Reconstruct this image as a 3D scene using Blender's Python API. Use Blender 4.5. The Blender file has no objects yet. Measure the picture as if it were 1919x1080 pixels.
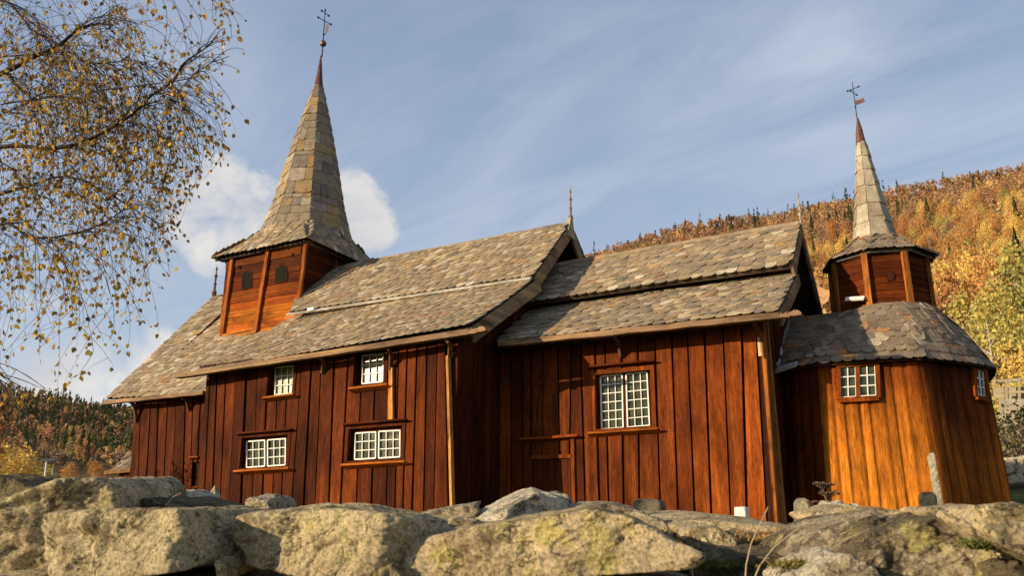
import bpy, math, random
import numpy as np
from mathutils import Vector, noise
random.seed(7); rng = np.random.default_rng(11)
R = math.radians
scene = bpy.context.scene
col = scene.collection

# ---------------------------------------------------------------- camera (eye is the origin, Z up, X along the church)
FPX, YAW, PIT, ROL = 1650.0, 28.9, 17.0, 0.4
def cam_axes():
    y, p, r = R(YAW), R(PIT), R(ROL)
    F = Vector((-math.sin(y)*math.cos(p), math.cos(y)*math.cos(p), math.sin(p)))
    R0 = Vector((math.cos(y), math.sin(y), 0)); U0 = R0.cross(F)
    return F, R0*math.cos(r)+U0*math.sin(r), -R0*math.sin(r)+U0*math.cos(r)
CF, CR, CU = cam_axes()
FH = Vector((-math.sin(R(YAW)), math.cos(R(YAW)), 0)); RH = Vector((math.cos(R(YAW)), math.sin(R(YAW)), 0))
def ray(px, py): return CF + CR*((px-960)/FPX) - CU*((py-540)/FPX)
def at(px, py, **k):                      # survey: where the sight line meets a wall plane x=, y= or z=
    d = ray(px, py); (a, v), = k.items()
    return d*(v/d['xyz'.index(a)])
def atp(px, py, P, n):
    d = ray(px, py); n = Vector(n); return d*(Vector(P).dot(n)/d.dot(n))
def far(px, py, t):
    d = ray(px, py); return d*(t/d.dot(FH))
cam = bpy.data.cameras.new('camera'); co = bpy.data.objects.new('camera', cam); col.objects.link(co)
from mathutils import Matrix
M3 = Matrix((CR, CU, -CF)).transposed(); co.matrix_world = M3.to_4x4()
cam.sensor_width = 36; cam.lens = 36*FPX/1919; cam.clip_start = .05; cam.clip_end = 6000
cam.dof.use_dof = True; cam.dof.focus_distance = 15; cam.dof.aperture_fstop = 13.0
scene.camera = co

# ---------------------------------------------------------------- object helpers
def tag(o, label=None, cat=None, group=None, kind=None):
    if label: o['label'] = label
    if cat: o['category'] = cat
    if group: o['group'] = group
    if kind: o['kind'] = kind
    return o
def empty(name, loc=(0,0,0), rz=0):
    o = bpy.data.objects.new(name, None); o.location = loc; o.rotation_euler.z = rz
    o.empty_display_size = .2; col.objects.link(o); return o
class MB:
    def __init__(s): s.v=[]; s.f=[]; s.c=[]
    def add(s, vs, fs, c=(1,1,1)):
        b = len(s.v); s.v += [tuple(p) for p in vs]; s.f += [tuple(b+i for i in f) for f in fs]
        if c and isinstance(c[0], (tuple, list)): s.c += list(c)
        else: s.c += [c]*len(vs)
    def hexa(s, p, c=(1,1,1)):             # 8 corners: 0-3 bottom ring, 4-7 top ring
        s.add(p, [(0,3,2,1),(4,5,6,7),(0,1,5,4),(1,2,6,5),(2,3,7,6),(3,0,4,7)], c)
    def box(s, a, b, c=(1,1,1)):
        (x0,y0,z0),(x1,y1,z1) = a,b
        if x0>x1:x0,x1=x1,x0
        if y0>y1:y0,y1=y1,y0
        if z0>z1:z0,z1=z1,z0
        s.hexa([(x0,y0,z0),(x1,y0,z0),(x1,y1,z0),(x0,y1,z0),(x0,y0,z1),(x1,y0,z1),(x1,y1,z1),(x0,y1,z1)], c)
    def bar(s, a, b, w, h, up=(0,0,1), c=(1,1,1), w2=None, h2=None):   # beam from a to b, w sideways, h along up
        a=Vector(a); b=Vector(b); d=(b-a).normalized(); side=d.cross(Vector(up)).normalized(); u=side.cross(d)
        w2=w if w2 is None else w2; h2=h if h2 is None else h2
        q=lambda p,i,j,ww,hh: p+side*(ww/2*i)+u*(hh/2*j)
        s.hexa([q(a,-1,-1,w,h),q(a,1,-1,w,h),q(b,1,-1,w2,h2),q(b,-1,-1,w2,h2),q(a,-1,1,w,h),q(a,1,1,w,h),q(b,1,1,w2,h2),q(b,-1,1,w2,h2)], c)
    def tube(s, pts, rad, n=6, c=(1,1,1), cap=True):
        pts=[Vector(p) for p in pts]; m=len(pts)
        rad = rad if isinstance(rad,(list,tuple)) else [rad]*m
        vs=[]; fs=[]
        ref=Vector((0,0,1)) if abs((pts[-1]-pts[0]).normalized().z)<.9 else Vector((1,0,0))
        for i,p in enumerate(pts):
            d=(pts[min(i+1,m-1)]-pts[max(i-1,0)])
            if d.length<1e-9: d=Vector((0,0,1))
            d.normalize(); u=d.cross(ref)
            if u.length<1e-4: u=d.cross(Vector((0,1,0)))
            u.normalize(); w=d.cross(u)
            for k in range(n):
                a=2*math.pi*k/n; vs.append(p+(u*math.cos(a)+w*math.sin(a))*rad[i])
        for i in range(m-1):
            for k in range(n):
                fs.append((i*n+k,i*n+(k+1)%n,(i+1)*n+(k+1)%n,(i+1)*n+k))
        if cap: fs.append(tuple(range(n-1,-1,-1))); fs.append(tuple((m-1)*n+k for k in range(n)))
        s.add(vs,fs,c)
    def lathe(s, base, prof, n=12, c=(1,1,1)):   # prof: (radius, height)
        b=Vector(base); vs=[]; fs=[]
        for r,h in prof:
            for k in range(n):
                a=2*math.pi*k/n; vs.append(b+Vector((r*math.cos(a),r*math.sin(a),h)))
        for i in range(len(prof)-1):
            for k in range(n): fs.append((i*n+k,i*n+(k+1)%n,(i+1)*n+(k+1)%n,(i+1)*n+k))
        fs.append(tuple(range(n-1,-1,-1))); fs.append(tuple((len(prof)-1)*n+k for k in range(n)))
        s.add(vs,fs,c)
    def build(s, name, mat, parent=None, smooth=False, bevel=0):
        me=bpy.data.meshes.new(name); me.from_pydata(s.v,[],s.f)
        ca=me.color_attributes.new('Col','FLOAT_COLOR','POINT')
        arr=np.ones((len(s.v),4),dtype=np.float32); arr[:,:3]=np.array(s.c,dtype=np.float32).reshape(-1,3); ca.data.foreach_set('color',arr.ravel())
        me.materials.append(mat)
        if smooth: me.shade_smooth()
        me.update()
        o=bpy.data.objects.new(name,me); col.objects.link(o)
        if parent: o.parent=parent
        if bevel:
            b=o.modifiers.new('bevel','BEVEL'); b.width=bevel; b.segments=1; b.limit_method='ANGLE'
        return o
def npmesh(name, V, Fq, C, mat, parent=None, smooth=False):   # numpy arrays: quads or tris
    me=bpy.data.meshes.new(name); n=Fq.shape[1]
    me.vertices.add(len(V)); me.vertices.foreach_set('co',V.astype(np.float32).ravel())
    me.loops.add(Fq.size); me.loops.foreach_set('vertex_index',Fq.astype(np.int32).ravel())
    me.polygons.add(len(Fq)); me.polygons.foreach_set('loop_start',np.arange(0,Fq.size,n,dtype=np.int32))
    me.polygons.foreach_set('loop_total',np.full(len(Fq),n,dtype=np.int32))
    me.update(calc_edges=True)
    if C is not None:
        ca=me.color_attributes.new('Col','FLOAT_COLOR','POINT'); A=np.ones((len(V),4),dtype=np.float32); A[:,:3]=C; ca.data.foreach_set('color',A.ravel())
    me.materials.append(mat)
    if smooth: me.shade_smooth()
    o=bpy.data.objects.new(name,me); col.objects.link(o)
    if parent: o.parent=parent
    return o
def lerp(a,b,t): return a+(b-a)*t
def jit(c, s=.12):
    k=1+random.uniform(-s,s); return tuple(max(0,x*k*(1+random.uniform(-s*.25,s*.25))) for x in c)
def mixc(a,b,t): return tuple(lerp(x,y,t) for x,y in zip(a,b))

# ---------------------------------------------------------------- materials
def newmat(name):
    m=bpy.data.materials.new(name); m.use_nodes=True; nt=m.node_tree; nt.nodes.clear()
    o=nt.nodes.new('ShaderNodeOutputMaterial'); b=nt.nodes.new('ShaderNodeBsdfPrincipled'); nt.links.new(b.outputs[0],o.inputs[0])
    return m,nt,b,o
def N(nt,t,**k):
    n=nt.nodes.new(t)
    for a,v in k.items():
        if a.startswith('_'): n.inputs[a[1:].replace('_',' ')].default_value=v
        else: setattr(n,a,v)
    return n
def noise_n(nt, vec, scale, detail=6, rough=.55, dist=0):
    n=N(nt,'ShaderNodeTexNoise'); n.inputs['Scale'].default_value=scale; n.inputs['Detail'].default_value=detail
    n.inputs['Roughness'].default_value=rough; n.inputs['Distortion'].default_value=dist
    if vec is not None: nt.links.new(vec,n.inputs['Vector'])
    return n.outputs['Fac']
def ramp(nt, fac, stops):
    r=N(nt,'ShaderNodeValToRGB'); e=r.color_ramp.elements
    while len(e)<len(stops): e.new(.5)
    for i,(p,c) in enumerate(stops):
        e[i].position=p; e[i].color=(c,c,c,1) if isinstance(c,(int,float)) else (*c,1)
    nt.links.new(fac,r.inputs[0]); return r.outputs[0]
def mix(nt, fac, a, b, mode='MIX'):
    m=N(nt,'ShaderNodeMix',data_type='RGBA',blend_type=mode)
    for s,v in ((0,fac),(6,a),(7,b)):
        if isinstance(v,(int,float)): m.inputs[s].default_value=v if s==0 else (v,v,v,1)
        elif isinstance(v,tuple): m.inputs[s].default_value=(*v,1)
        else: nt.links.new(v,m.inputs[s])
    return m.outputs[2]
def coords(nt, scale=(1,1,1), rot=(0,0,0)):
    t=N(nt,'ShaderNodeTexCoord'); m=N(nt,'ShaderNodeMapping'); m.inputs['Scale'].default_value=scale; m.inputs['Rotation'].default_value=rot
    nt.links.new(t.outputs['Object'],m.inputs['Vector']); return m.outputs[0]
def bump(nt, b, h, strength, dist=.02, prev=None):
    n=N(nt,'ShaderNodeBump'); n.inputs['Strength'].default_value=strength; n.inputs['Distance'].default_value=dist
    nt.links.new(h,n.inputs['Height'])
    if prev: nt.links.new(prev,n.inputs['Normal'])
    nt.links.new(n.outputs[0],b.inputs['Normal']); return n.outputs[0]
def vcol(nt): return N(nt,'ShaderNodeVertexColor',layer_name='Col').outputs[0]

def wood(name, horiz=False, rough=.7, grain=1.0, spec=.045):
    m,nt,b,o=newmat(name)
    sc=(9,9,1.0) if not horiz else (1.0,1.0,16)
    v=coords(nt,sc); g=noise_n(nt,v,5,8,.62,.6); g2=noise_n(nt,v,22,4,.6)
    v2=coords(nt,(1,1,.35) if not horiz else (.35,.35,1)); st=noise_n(nt,v2,2.2,5,.6,.3)
    k=ramp(nt,g,[(.28,.45),(.5,1.0),(.72,1.55)])
    c=mix(nt,1.0*grain,vcol(nt),k,'MULTIPLY')
    k2=ramp(nt,g2,[(.3,.72),(.6,1.1)]); c=mix(nt,.8*grain,c,k2,'MULTIPLY')
    k3=ramp(nt,st,[(.30,(.40,.36,.36)),(.5,(1,1,1)),(.70,(1.40,1.30,1.1))]); c=mix(nt,1,c,k3,'MULTIPLY')
    s3=noise_n(nt,coords(nt,(6.5,6.5,.22) if not horiz else (.22,.22,6.5)),1.6,5,.6,.5); c=mix(nt,ramp(nt,s3,[(.50,0.0),(.66,.42)]),c,mix(nt,1,c,(2.3,2.6,2.2),'MULTIPLY'))
    s4=noise_n(nt,coords(nt,(5,5,.5) if not horiz else (.5,.5,5)),2.6,6,.65,.3); c=mix(nt,ramp(nt,s4,[(.56,0.0),(.68,.6)]),c,(.022,.009,.004))
    # knots
    v3=coords(nt,(4.2,4.2,2.0) if not horiz else (2,2,5)); vo=N(nt,'ShaderNodeTexVoronoi'); vo.inputs['Scale'].default_value=1.5; nt.links.new(v3,vo.inputs['Vector'])
    kn=ramp(nt,vo.outputs['Distance'],[(.04,.22),(.10,1.0)]); c=mix(nt,.75,c,kn,'MULTIPLY')
    nt.links.new(c,b.inputs['Base Color']); b.inputs['Roughness'].default_value=rough; b.inputs['Specular IOR Level'].default_value=spec
    n1=bump(nt,b,g,.55,.012); bump(nt,b,g2,.35,.004,n1)
    return m
MW=wood('tarred_wood'); MWH=wood('tarred_wood_horizontal',True); MWG=wood('grey_weathered_wood',True,.8,.7,.15)
def slate(name):
    m,nt,b,o=newmat(name)
    v=coords(nt); a=noise_n(nt,v,7,8,.65); c2=noise_n(nt,v,38,6,.7); d=noise_n(nt,v,1.1,4,.6)
    c=mix(nt,1,vcol(nt),ramp(nt,a,[(.3,.62),(.55,1.0),(.75,1.3)]),'MULTIPLY')
    c=mix(nt,.8,c,ramp(nt,c2,[(.35,.7),(.6,1.15)]),'MULTIPLY')
    c=mix(nt,ramp(nt,d,[(.46,0.0),(.66,.6)]),c,(.24,.20,.14))
    l=noise_n(nt,v,15,5,.7); c=mix(nt,ramp(nt,l,[(.62,0.0),(.7,.6)]),c,(.46,.42,.33))
    nt.links.new(c,b.inputs['Base Color']); b.inputs['Roughness'].default_value=.85; b.inputs['Specular IOR Level'].default_value=.12
    n1=bump(nt,b,a,.5,.02); bump(nt,b,c2,.4,.006,n1); return m
MS=slate('slate')
def flat(name, c, rough=.5, metal=0, spec=.4, var=.25, sc=14, bmp=.15):
    m,nt,b,o=newmat(name); v=coords(nt); a=noise_n(nt,v,sc,6,.6)
    k=mix(nt,1,c,ramp(nt,a,[(.3,1-var),(.7,1+var)]),'MULTIPLY')
    nt.links.new(k,b.inputs['Base Color']); b.inputs['Roughness'].default_value=rough; b.inputs['Metallic'].default_value=metal; b.inputs['Specular IOR Level'].default_value=spec
    if bmp: bump(nt,b,a,bmp,.01)
    return m
MWHITE=flat('white_paint',(.78,.76,.68),.45,0,.4,.12,30)
MIRON=flat('wrought_iron',(.035,.03,.028),.5,.6)
MCOPPER=flat('red_painted_metal',(.13,.055,.038),.6,.2,.4,.4,9)
MBALL=flat('brown_ball_metal',(.16,.10,.055),.4,.6,.5,.4,5)
MLEAD=flat('lead_flashing',(.42,.44,.45),.5,.3,.4,.3,8)
MPALE=flat('pale_board',(.72,.68,.58),.6,0,.3,.15,8)
def glass(name, c, r=.12):
    m,nt,b,o=newmat(name); v=coords(nt); a=noise_n(nt,v,4.5,3,.5); k=mix(nt,1,c,ramp(nt,a,[(.35,.45),(.65,1.4)]),'MULTIPLY')
    nt.links.new(k,b.inputs['Base Color']); b.inputs['Roughness'].default_value=r; b.inputs['Specular IOR Level'].default_value=.22
    w=noise_n(nt,v,9,2,.5); bump(nt,b,w,.12,.01); return m
MG=glass('old_window_glass',(.050,.056,.030)); MGL=glass('old_window_glass_light',(.20,.21,.11),.2)
MDARK=flat('dark_interior',(.012,.010,.008),.9,0,.05,.2)
# ---------------------------------------------------------------- daylight
SUN_AZ, SUN_EL = 38.0, 14.0      # light travels toward +X,+Y at 40 deg from +Y
dirv = Vector((math.sin(R(SUN_AZ))*math.cos(R(SUN_EL)), math.cos(R(SUN_AZ))*math.cos(R(SUN_EL)), -math.sin(R(SUN_EL))))
sl=bpy.data.lights.new('sun','SUN'); sl.energy=5.0; sl.angle=R(.5); sl.color=(1.0,.79,.52)
so=bpy.data.objects.new('sun',sl); col.objects.link(so); so.rotation_euler=dirv.to_track_quat('-Z','Y').to_euler(); so.location=(-20,-20,20)
w=bpy.data.worlds.new('World'); scene.world=w; w.use_nodes=True; nt=w.node_tree; nt.nodes.clear()
out=N(nt,'ShaderNodeOutputWorld'); bg=N(nt,'ShaderNodeBackground'); nt.links.new(bg.outputs[0],out.inputs[0])
sky=N(nt,'ShaderNodeTexSky',sky_type='NISHITA'); sky.sun_disc=False; sky.sun_elevation=R(SUN_EL)
sky.sun_rotation=math.atan2(-dirv.x,-dirv.y); sky.air_density=1.0; sky.dust_density=1.2; sky.ozone_density=1.6
tc=N(nt,'ShaderNodeTexCoord'); gen=tc.outputs['Generated']
def dotmask(px,py,r0,r1):
    d=ray(px,py).normalized(); n=N(nt,'ShaderNodeVectorMath',operation='DOT_PRODUCT'); nt.links.new(gen,n.inputs[0]); n.inputs[1].default_value=d
    mr=N(nt,'ShaderNodeMapRange',clamp=True,interpolation_type='SMOOTHSTEP'); nt.links.new(n.outputs['Value'],mr.inputs[0])
    mr.inputs[1].default_value=math.cos(R(r1)); mr.inputs[2].default_value=math.cos(R(r0)); return mr.outputs[0]
def math_n(op,a,b,clamp=False):
    n=N(nt,'ShaderNodeMath',operation=op,use_clamp=clamp)
    for i,x in enumerate((a,b)):
        if isinstance(x,(int,float)): n.inputs[i].default_value=x
        else: nt.links.new(x,n.inputs[i])
    return n.outputs[0]
def wmap(scale,rot=(0,0,0)):
    m=N(nt,'ShaderNodeMapping'); m.inputs['Scale'].default_value=scale; m.inputs['Rotation'].default_value=rot; nt.links.new(gen,m.inputs[0]); return m.outputs[0]
# cirrus: long soft streaks
sp_=N(nt,'ShaderNodeSeparateXYZ'); nt.links.new(gen,sp_.inputs[0]); zz_=math_n('MAXIMUM',sp_.outputs[2],.04)
cb_=N(nt,'ShaderNodeCombineXYZ'); nt.links.new(math_n('DIVIDE',sp_.outputs[0],zz_),cb_.inputs[0]); nt.links.new(math_n('DIVIDE',sp_.outputs[1],zz_),cb_.inputs[1])
m1_=N(nt,'ShaderNodeMapping'); m1_.inputs['Rotation'].default_value=(0,0,R(24)); nt.links.new(cb_.outputs[0],m1_.inputs[0])
m2_=N(nt,'ShaderNodeMapping'); m2_.inputs['Scale'].default_value=(.45,1.25,1); nt.links.new(m1_.outputs[0],m2_.inputs[0])
ci=noise_n(nt,m2_.outputs[0],1.7,9,.6,1.1)
ci2=noise_n(nt,wmap((1,1,2)),1.4,3,.5,.4)
cim=math_n('MULTIPLY',ramp(nt,ci,[(.40,0.0),(.72,1.0)]),ramp(nt,ci2,[(.35,.15),(.62,1.0)]))
# cumulus behind the tower
cn=noise_n(nt,wmap((1,1,1.4)),11,10,.62,.35)
blobs=None
for (px,py,r0,r1) in [(420,375,.3,3.3),(480,390,.3,3.2),(375,420,.3,2.8),(650,375,.2,2.5),(690,415,.2,2.5),(560,420,.3,3.6),(410,440,.2,3.2),(150,720,.5,6),(40,700,.5,6),(260,680,.2,4)]:
    b_=dotmask(px,py,r0,r1)
    if py>600: b_=math_n('MULTIPLY',b_,.62)
    blobs=b_ if blobs is None else math_n('MAXIMUM',blobs,b_)
cu=math_n('ADD',blobs,math_n('MULTIPLY',math_n('SUBTRACT',cn,.5),3.6))
cum=ramp(nt,cu,[(.28,0.0),(.95,.86)])
cum=math_n('MULTIPLY',cum,ramp(nt,blobs,[(.02,0.0),(.25,1.0)]))
shade=noise_n(nt,wmap((1,1,2.2)),6,4,.5,.2)
ccol=ramp(nt,shade,[(.35,(5.2,5.2,5.4)),(.65,(7.4,7.0,6.4))])
veil=ramp(nt,sp_.outputs[2],[(.03,(6.2,6.5,6.9)),(.22,(4.3,5.1,6.3)),(.42,(3.3,4.15,5.7)),(.62,(2.55,3.3,4.85)),(.82,(1.1,1.6,2.9))])
sk=mix(nt,.72,sky.outputs[0],veil)
sk=mix(nt,math_n('MULTIPLY',math_n('MULTIPLY',cim,.50),ramp(nt,sp_.outputs[2],[(.62,1.0),(.8,.15)])),sk,(5.6,6.0,6.7))
sk=mix(nt,cum,sk,ccol)
nt.links.new(sk,bg.inputs[0]); bg.inputs[1].default_value=.10
scene.view_settings.view_transform='Standard'; scene.view_settings.look='None'; scene.view_settings.exposure=0.30; scene.view_settings.gamma=1
# ================================================================ THE CHURCH
CH = tag(empty('wooden_church',(-9,17.3,.3)),'dark tarred timber church with slate roofs, big spire and small turret behind the wall','church')
bpy.context.view_layer.update()
OFF = Vector((9,-17.3,-.3))
_build = MB.build
def cbuild(mb, name, mat, parent=None, **k):         # church parts: geometry given in world coordinates
    o=_build(mb,name,mat,parent,**k)
    o.matrix_parent_inverse = Matrix.Identity(4)
    if parent is CH: o.location = OFF
    return o
def sub(mb, name, mat, part, **k):
    o=_build(mb,name,mat,part,**k); return o
GZ=.15
RED=(.070,.0155,.0042); DRK=(.034,.0085,.0028); ORA=(.47,.155,.016); MID=(.19,.043,.0062); BLK=(.03,.012,.007); BRN=(.20,.105,.045)

def plankcol(u, base_t, lo_t):
    """colour of a plank at height fraction u (0 foot): tar worn to orange towards the foot"""
    t=lerp(lo_t,base_t,min(1,max(0,u)))
    c = mixc(DRK,RED,min(1,t*2.2)) if t<.45 else (mixc(RED,MID,(t-.45)/.25) if t<.7 else mixc(MID,ORA,min(1,(t-.7)/.3)))
    return c
def planks(mb, pb, pt, yb, yt, Y, ztop, holes=(), gap=.036, th=.05, tone=(.4,.5), tonex=None, zlow=GZ, seg=7):
    """vertical planks of a wall on plane y=Y; pb/pt = board edges seen at picture heights yb / yt"""
    n=len(pb)-1
    edges=[]
    for a,b in zip(pb,pt):
        P=at(a,yb,y=Y); Q=at(b,yt,y=Y); k=(Q.x-P.x)/(Q.z-P.z); edges.append((P.x-k*P.z,k))
    for i in range(n):
        (a0,k0),(a1,k1)=edges[i],edges[i+1]
        t=th*random.uniform(.55,1.25); sh=random.uniform(.7,1.45); lean=random.uniform(-.006,.006)
        tn=tone if tonex is None else tonex(i/n)
        bt=tn[0]+random.uniform(-.08,.08); lt=tn[1]+random.uniform(-.1,.12)
        zs=sorted(set([zlow+(ztop-zlow)*j/seg for j in range(seg+1)]+[z for h in holes for z in (h[2],h[3]) if zlow<z<ztop]))
        for z0,z1 in zip(zs[:-1],zs[1:]):
            zm=(z0+z1)/2
            spans=[(0,1)]
            xl,xr=a0+k0*zm,a1+k1*zm
            for h in holes:
                if h[2]-1e-4<zm<h[3]+1e-4:
                    ns=[]
                    for s0,s1 in spans:
                        u0=(h[0]-xl)/(xr-xl); u1=(h[1]-xl)/(xr-xl)
                        if u1<=s0 or u0>=s1: ns.append((s0,s1)); continue
                        if u0>s0+.03: ns.append((s0,u0))
                        if u1<s1-.03: ns.append((u1,s1))
                    spans=ns
            for s0,s1 in spans:
                q=[]; cc=[]
                for z in (z0,z1):
                    l=a0+k0*z+gap*.15; r=a1+k1*z-gap*.85
                    x0=lerp(l,r,s0); x1=lerp(l,r,s1)
                    yy=Y-t+lean*(z-2)
                    q+= [(x0,yy,z),(x1,yy-.004,z),(x1,Y+.02,z),(x0,Y+.02,z)]
                    c=tuple(v*sh for v in plankcol((z-zlow)/(ztop-zlow),bt,lt)); cc+=[c]*4
                b=len(mb.v); mb.v+=q; mb.c+=cc
                fs=[(0,1,5,4),(1,2,6,5),(3,0,4,7)]
                if abs(z0-zs[0])<1e-6 or any(abs(z0-h[3])<1e-4 for h in holes): fs.append((0,3,2,1))
                if abs(z1-zs[-1])<1e-6 or any(abs(z1-h[2])<1e-4 for h in holes): fs.append((4,5,6,7))
                mb.f+=[tuple(b+j for j in f) for f in fs]
def back_sheet(mb, x0,x1,Y,z0,z1,holes,c=BLK,th=.06):
    xs=sorted(set([x0,x1]+[v for h in holes for v in h[:2]])); zs=sorted(set([z0,z1]+[v for h in holes for v in h[2:4]]))
    for xa,xb in zip(xs[:-1],xs[1:]):
        for za,zb in zip(zs[:-1],zs[1:]):
            xm,zm=(xa+xb)/2,(za+zb)/2
            if any(h[0]<xm<h[1] and h[2]<zm<h[3] for h in holes): continue
            mb.add([(xa,Y,za),(xb,Y,za),(xb,Y,zb),(xa,Y,zb)],[(0,1,2,3)],c)
def wall_x(mb, X, ya, yb, zf, w=.2, th=.04, gap=.03, sgn=1, tone=(.3,.4), zlow=GZ, dark=1.0):
    """vertical planks of a wall on plane x=X facing +X (sgn 1) with sloping top zf(y)"""
    y=ya
    while y<yb-.02:
        ww=min(w*random.uniform(.8,1.2),yb-y)
        t=th*random.uniform(.5,1.3); k=random.uniform(.75,1.25)*dark
        y0,y1=y+gap*.2,y+ww-gap*.5
        X0,X1=(X-.02*sgn,X+t*sgn)
        c=[tuple(v*k for v in plankcol(u,tone[0],tone[1])) for u in (0,0,0,0,1,1,1,1)]
        zb0,zb1=zf(y0),zf(y1); zl0=zlow(y0) if callable(zlow) else zlow; zl1=zlow(y1) if callable(zlow) else zlow
        p=[(X1,y0,zl0),(X1,y1,zl1),(X0,y1,zl1),(X0,y0,zl0),(X1,y0,zb0),(X1,y1,zb1),(X0,y1,zb1),(X0,y0,zb0)]
        mb.hexa(p,c); y+=ww
    ys=[ya+(yb-ya)*i/12 for i in range(13)]
    for a,b in zip(ys[:-1],ys[1:]):
        za=zlow(a) if callable(zlow) else zlow; zb_=zlow(b) if callable(zlow) else zlow
        mb.add([(X,a,za),(X,b,zb_),(X,b,zf(b)),(X,a,zf(a))],[(0,1,2,3)],BLK)

PAL=[(.37,.275,.165)]*9+[(.33,.245,.15)]*9+[(.28,.21,.13)]*6+[(.42,.325,.20)]*6+[(.52,.42,.27)]*4+[(.22,.185,.14)]*2+[(.44,.27,.12)]*1+[(.38,.22,.12)]*1+[(.58,.51,.39)]*2
PALD=[(.23,.17,.115)]*5+[(.28,.21,.14)]*6+[(.19,.145,.11)]*4+[(.34,.26,.17)]*3+[(.46,.38,.26)]*1+[(.46,.22,.08)]*1+[(.28,.17,.12)]*1
def polypts(P, a):                      # point at fraction a along polyline, by segment length
    L=[(P[i+1]-P[i]).length for i in range(len(P)-1)]; T=sum(L) or 1e-6; d=a*T
    for i,l in enumerate(L):
        if d<=l or i==len(L)-1: return P[i]+(P[i+1]-P[i])*(d/(l or 1e-6)), i+(d/(l or 1e-6))
        d-=l
def slates(mb, B, T, e=.15, w=.22, th=.018, bulge=0, sag=0, pal=PAL, rnd=.5, jitter=.12, length=2.0, over=.05, square=False, lift=.0):
    B=[Vector(p) for p in B]; T=[Vector(p) for p in T]; n=len(B)-1
    Lm=sum((T[i]-B[i]).length for i in range(n+1))/(n+1)
    rows=max(1,round(Lm/e))
    def S(s,v):
        i=min(n-1,max(0,int(s))); f=s-i
        b=B[i]+(B[i+1]-B[i])*f; t=T[i]+(T[i+1]-T[i])*f
        p=b+(t-b)*v
        if bulge or sag:
            du=B[min(n,i+1)]-B[i]; nn=du.cross(t-b).normalized(); p+=nn*((bulge-sag)*math.sin(math.pi*min(1,max(0,v))))
        return p
    def frame(s,v):
        s0,s1=max(0,s-.03),min(n,s+.03); i=min(n-1,int(s))
        du=(S(min(i+1,s1),v)-S(max(i,s0),v)); 
        if du.length<1e-5: du=B[i+1]-B[i]
        du.normalize(); dv=(S(s,v+.03)-S(s,v-.03)).normalized(); nn=du.cross(dv).normalized(); dv=nn.cross(du); return du,dv,nn
    for r in range(rows):
        v=r/rows
        P=[S(i,v) for i in range(n+1)]; Lr=sum((P[i+1]-P[i]).length for i in range(n))
        if Lr<w*.3: continue
        a=-random.uniform(0,.6)*w
        while a<Lr:
            ww=w*random.uniform(1-.35*rnd,1+.45*rnd); c0=a+ww/2; a+=ww
            if c0<0 or c0>Lr:
                if c0<0 or c0-ww*.3>Lr: continue
                c0=Lr-ww*.25
            _,s=polypts(P,min(1,max(0,c0/Lr))); du,dv,nn=frame(s,v)
            vj=v+random.uniform(-jitter,jitter)/rows
            p=S(s,vj if r>0 else v+random.uniform(-.5,.1)*jitter/rows)-(dv*over if r==0 else dv*0)
            ang=random.uniform(-.05,.05)*rnd; du2=du*math.cos(ang)+dv*math.sin(ang); dv2=dv*math.cos(ang)-du*math.sin(ang)
            h=ww*.505; Ls=max(e*.55,min(e*length,(1-v)*Lm+.015)); t=th*.72*random.uniform(.7,1.4); tilt=t*1.5+lift
            left=min(h,c0+.03); right=min(h,Lr-c0+.03)
            if square: out=[(-left,Ls),(-left,.012*random.random()),(-left*.5,0),(0,.01*random.random()),(right*.5,0),(right,.012*random.random()),(right,Ls)]
            else:
                k=random.uniform(.32,.62)*e*1.1; sk=random.uniform(-.15,.15)
                out=[(-left,Ls),(-left,k),(-left*.78,k*.38),(-left*.38+sk*h,k*.06),(right*.38+sk*h,0),(right*.78,k*.38),(right,k),(right,Ls)]
            m=len(out)
            top=[p+du2*x+dv2*y+nn*(t+tilt*max(0,(1-y/Ls))) for x,y in out]; bot=[q-nn*t for q in top]
            c=jit(random.choice(pal),.09)
            mb.add(top+bot,[tuple(range(m-1,-1,-1))]+[(i,i+1,m+i+1,m+i) for i in range(m-1)],c)
    return S
def deck(mb, S_B, S_T, th=.06, c=(.05,.04,.03), drop=.0):          # boards under the slates
    B=[Vector(p) for p in S_B]; T=[Vector(p) for p in S_T]
    for i in range(len(B)-1):
        nn=(B[i+1]-B[i]).cross(T[i]-B[i]).normalized()
        q=[B[i]-nn*drop,B[i+1]-nn*drop,T[i+1]-nn*drop,T[i]-nn*drop]
        mb.hexa([p-nn*th for p in q]+q,c)

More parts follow.
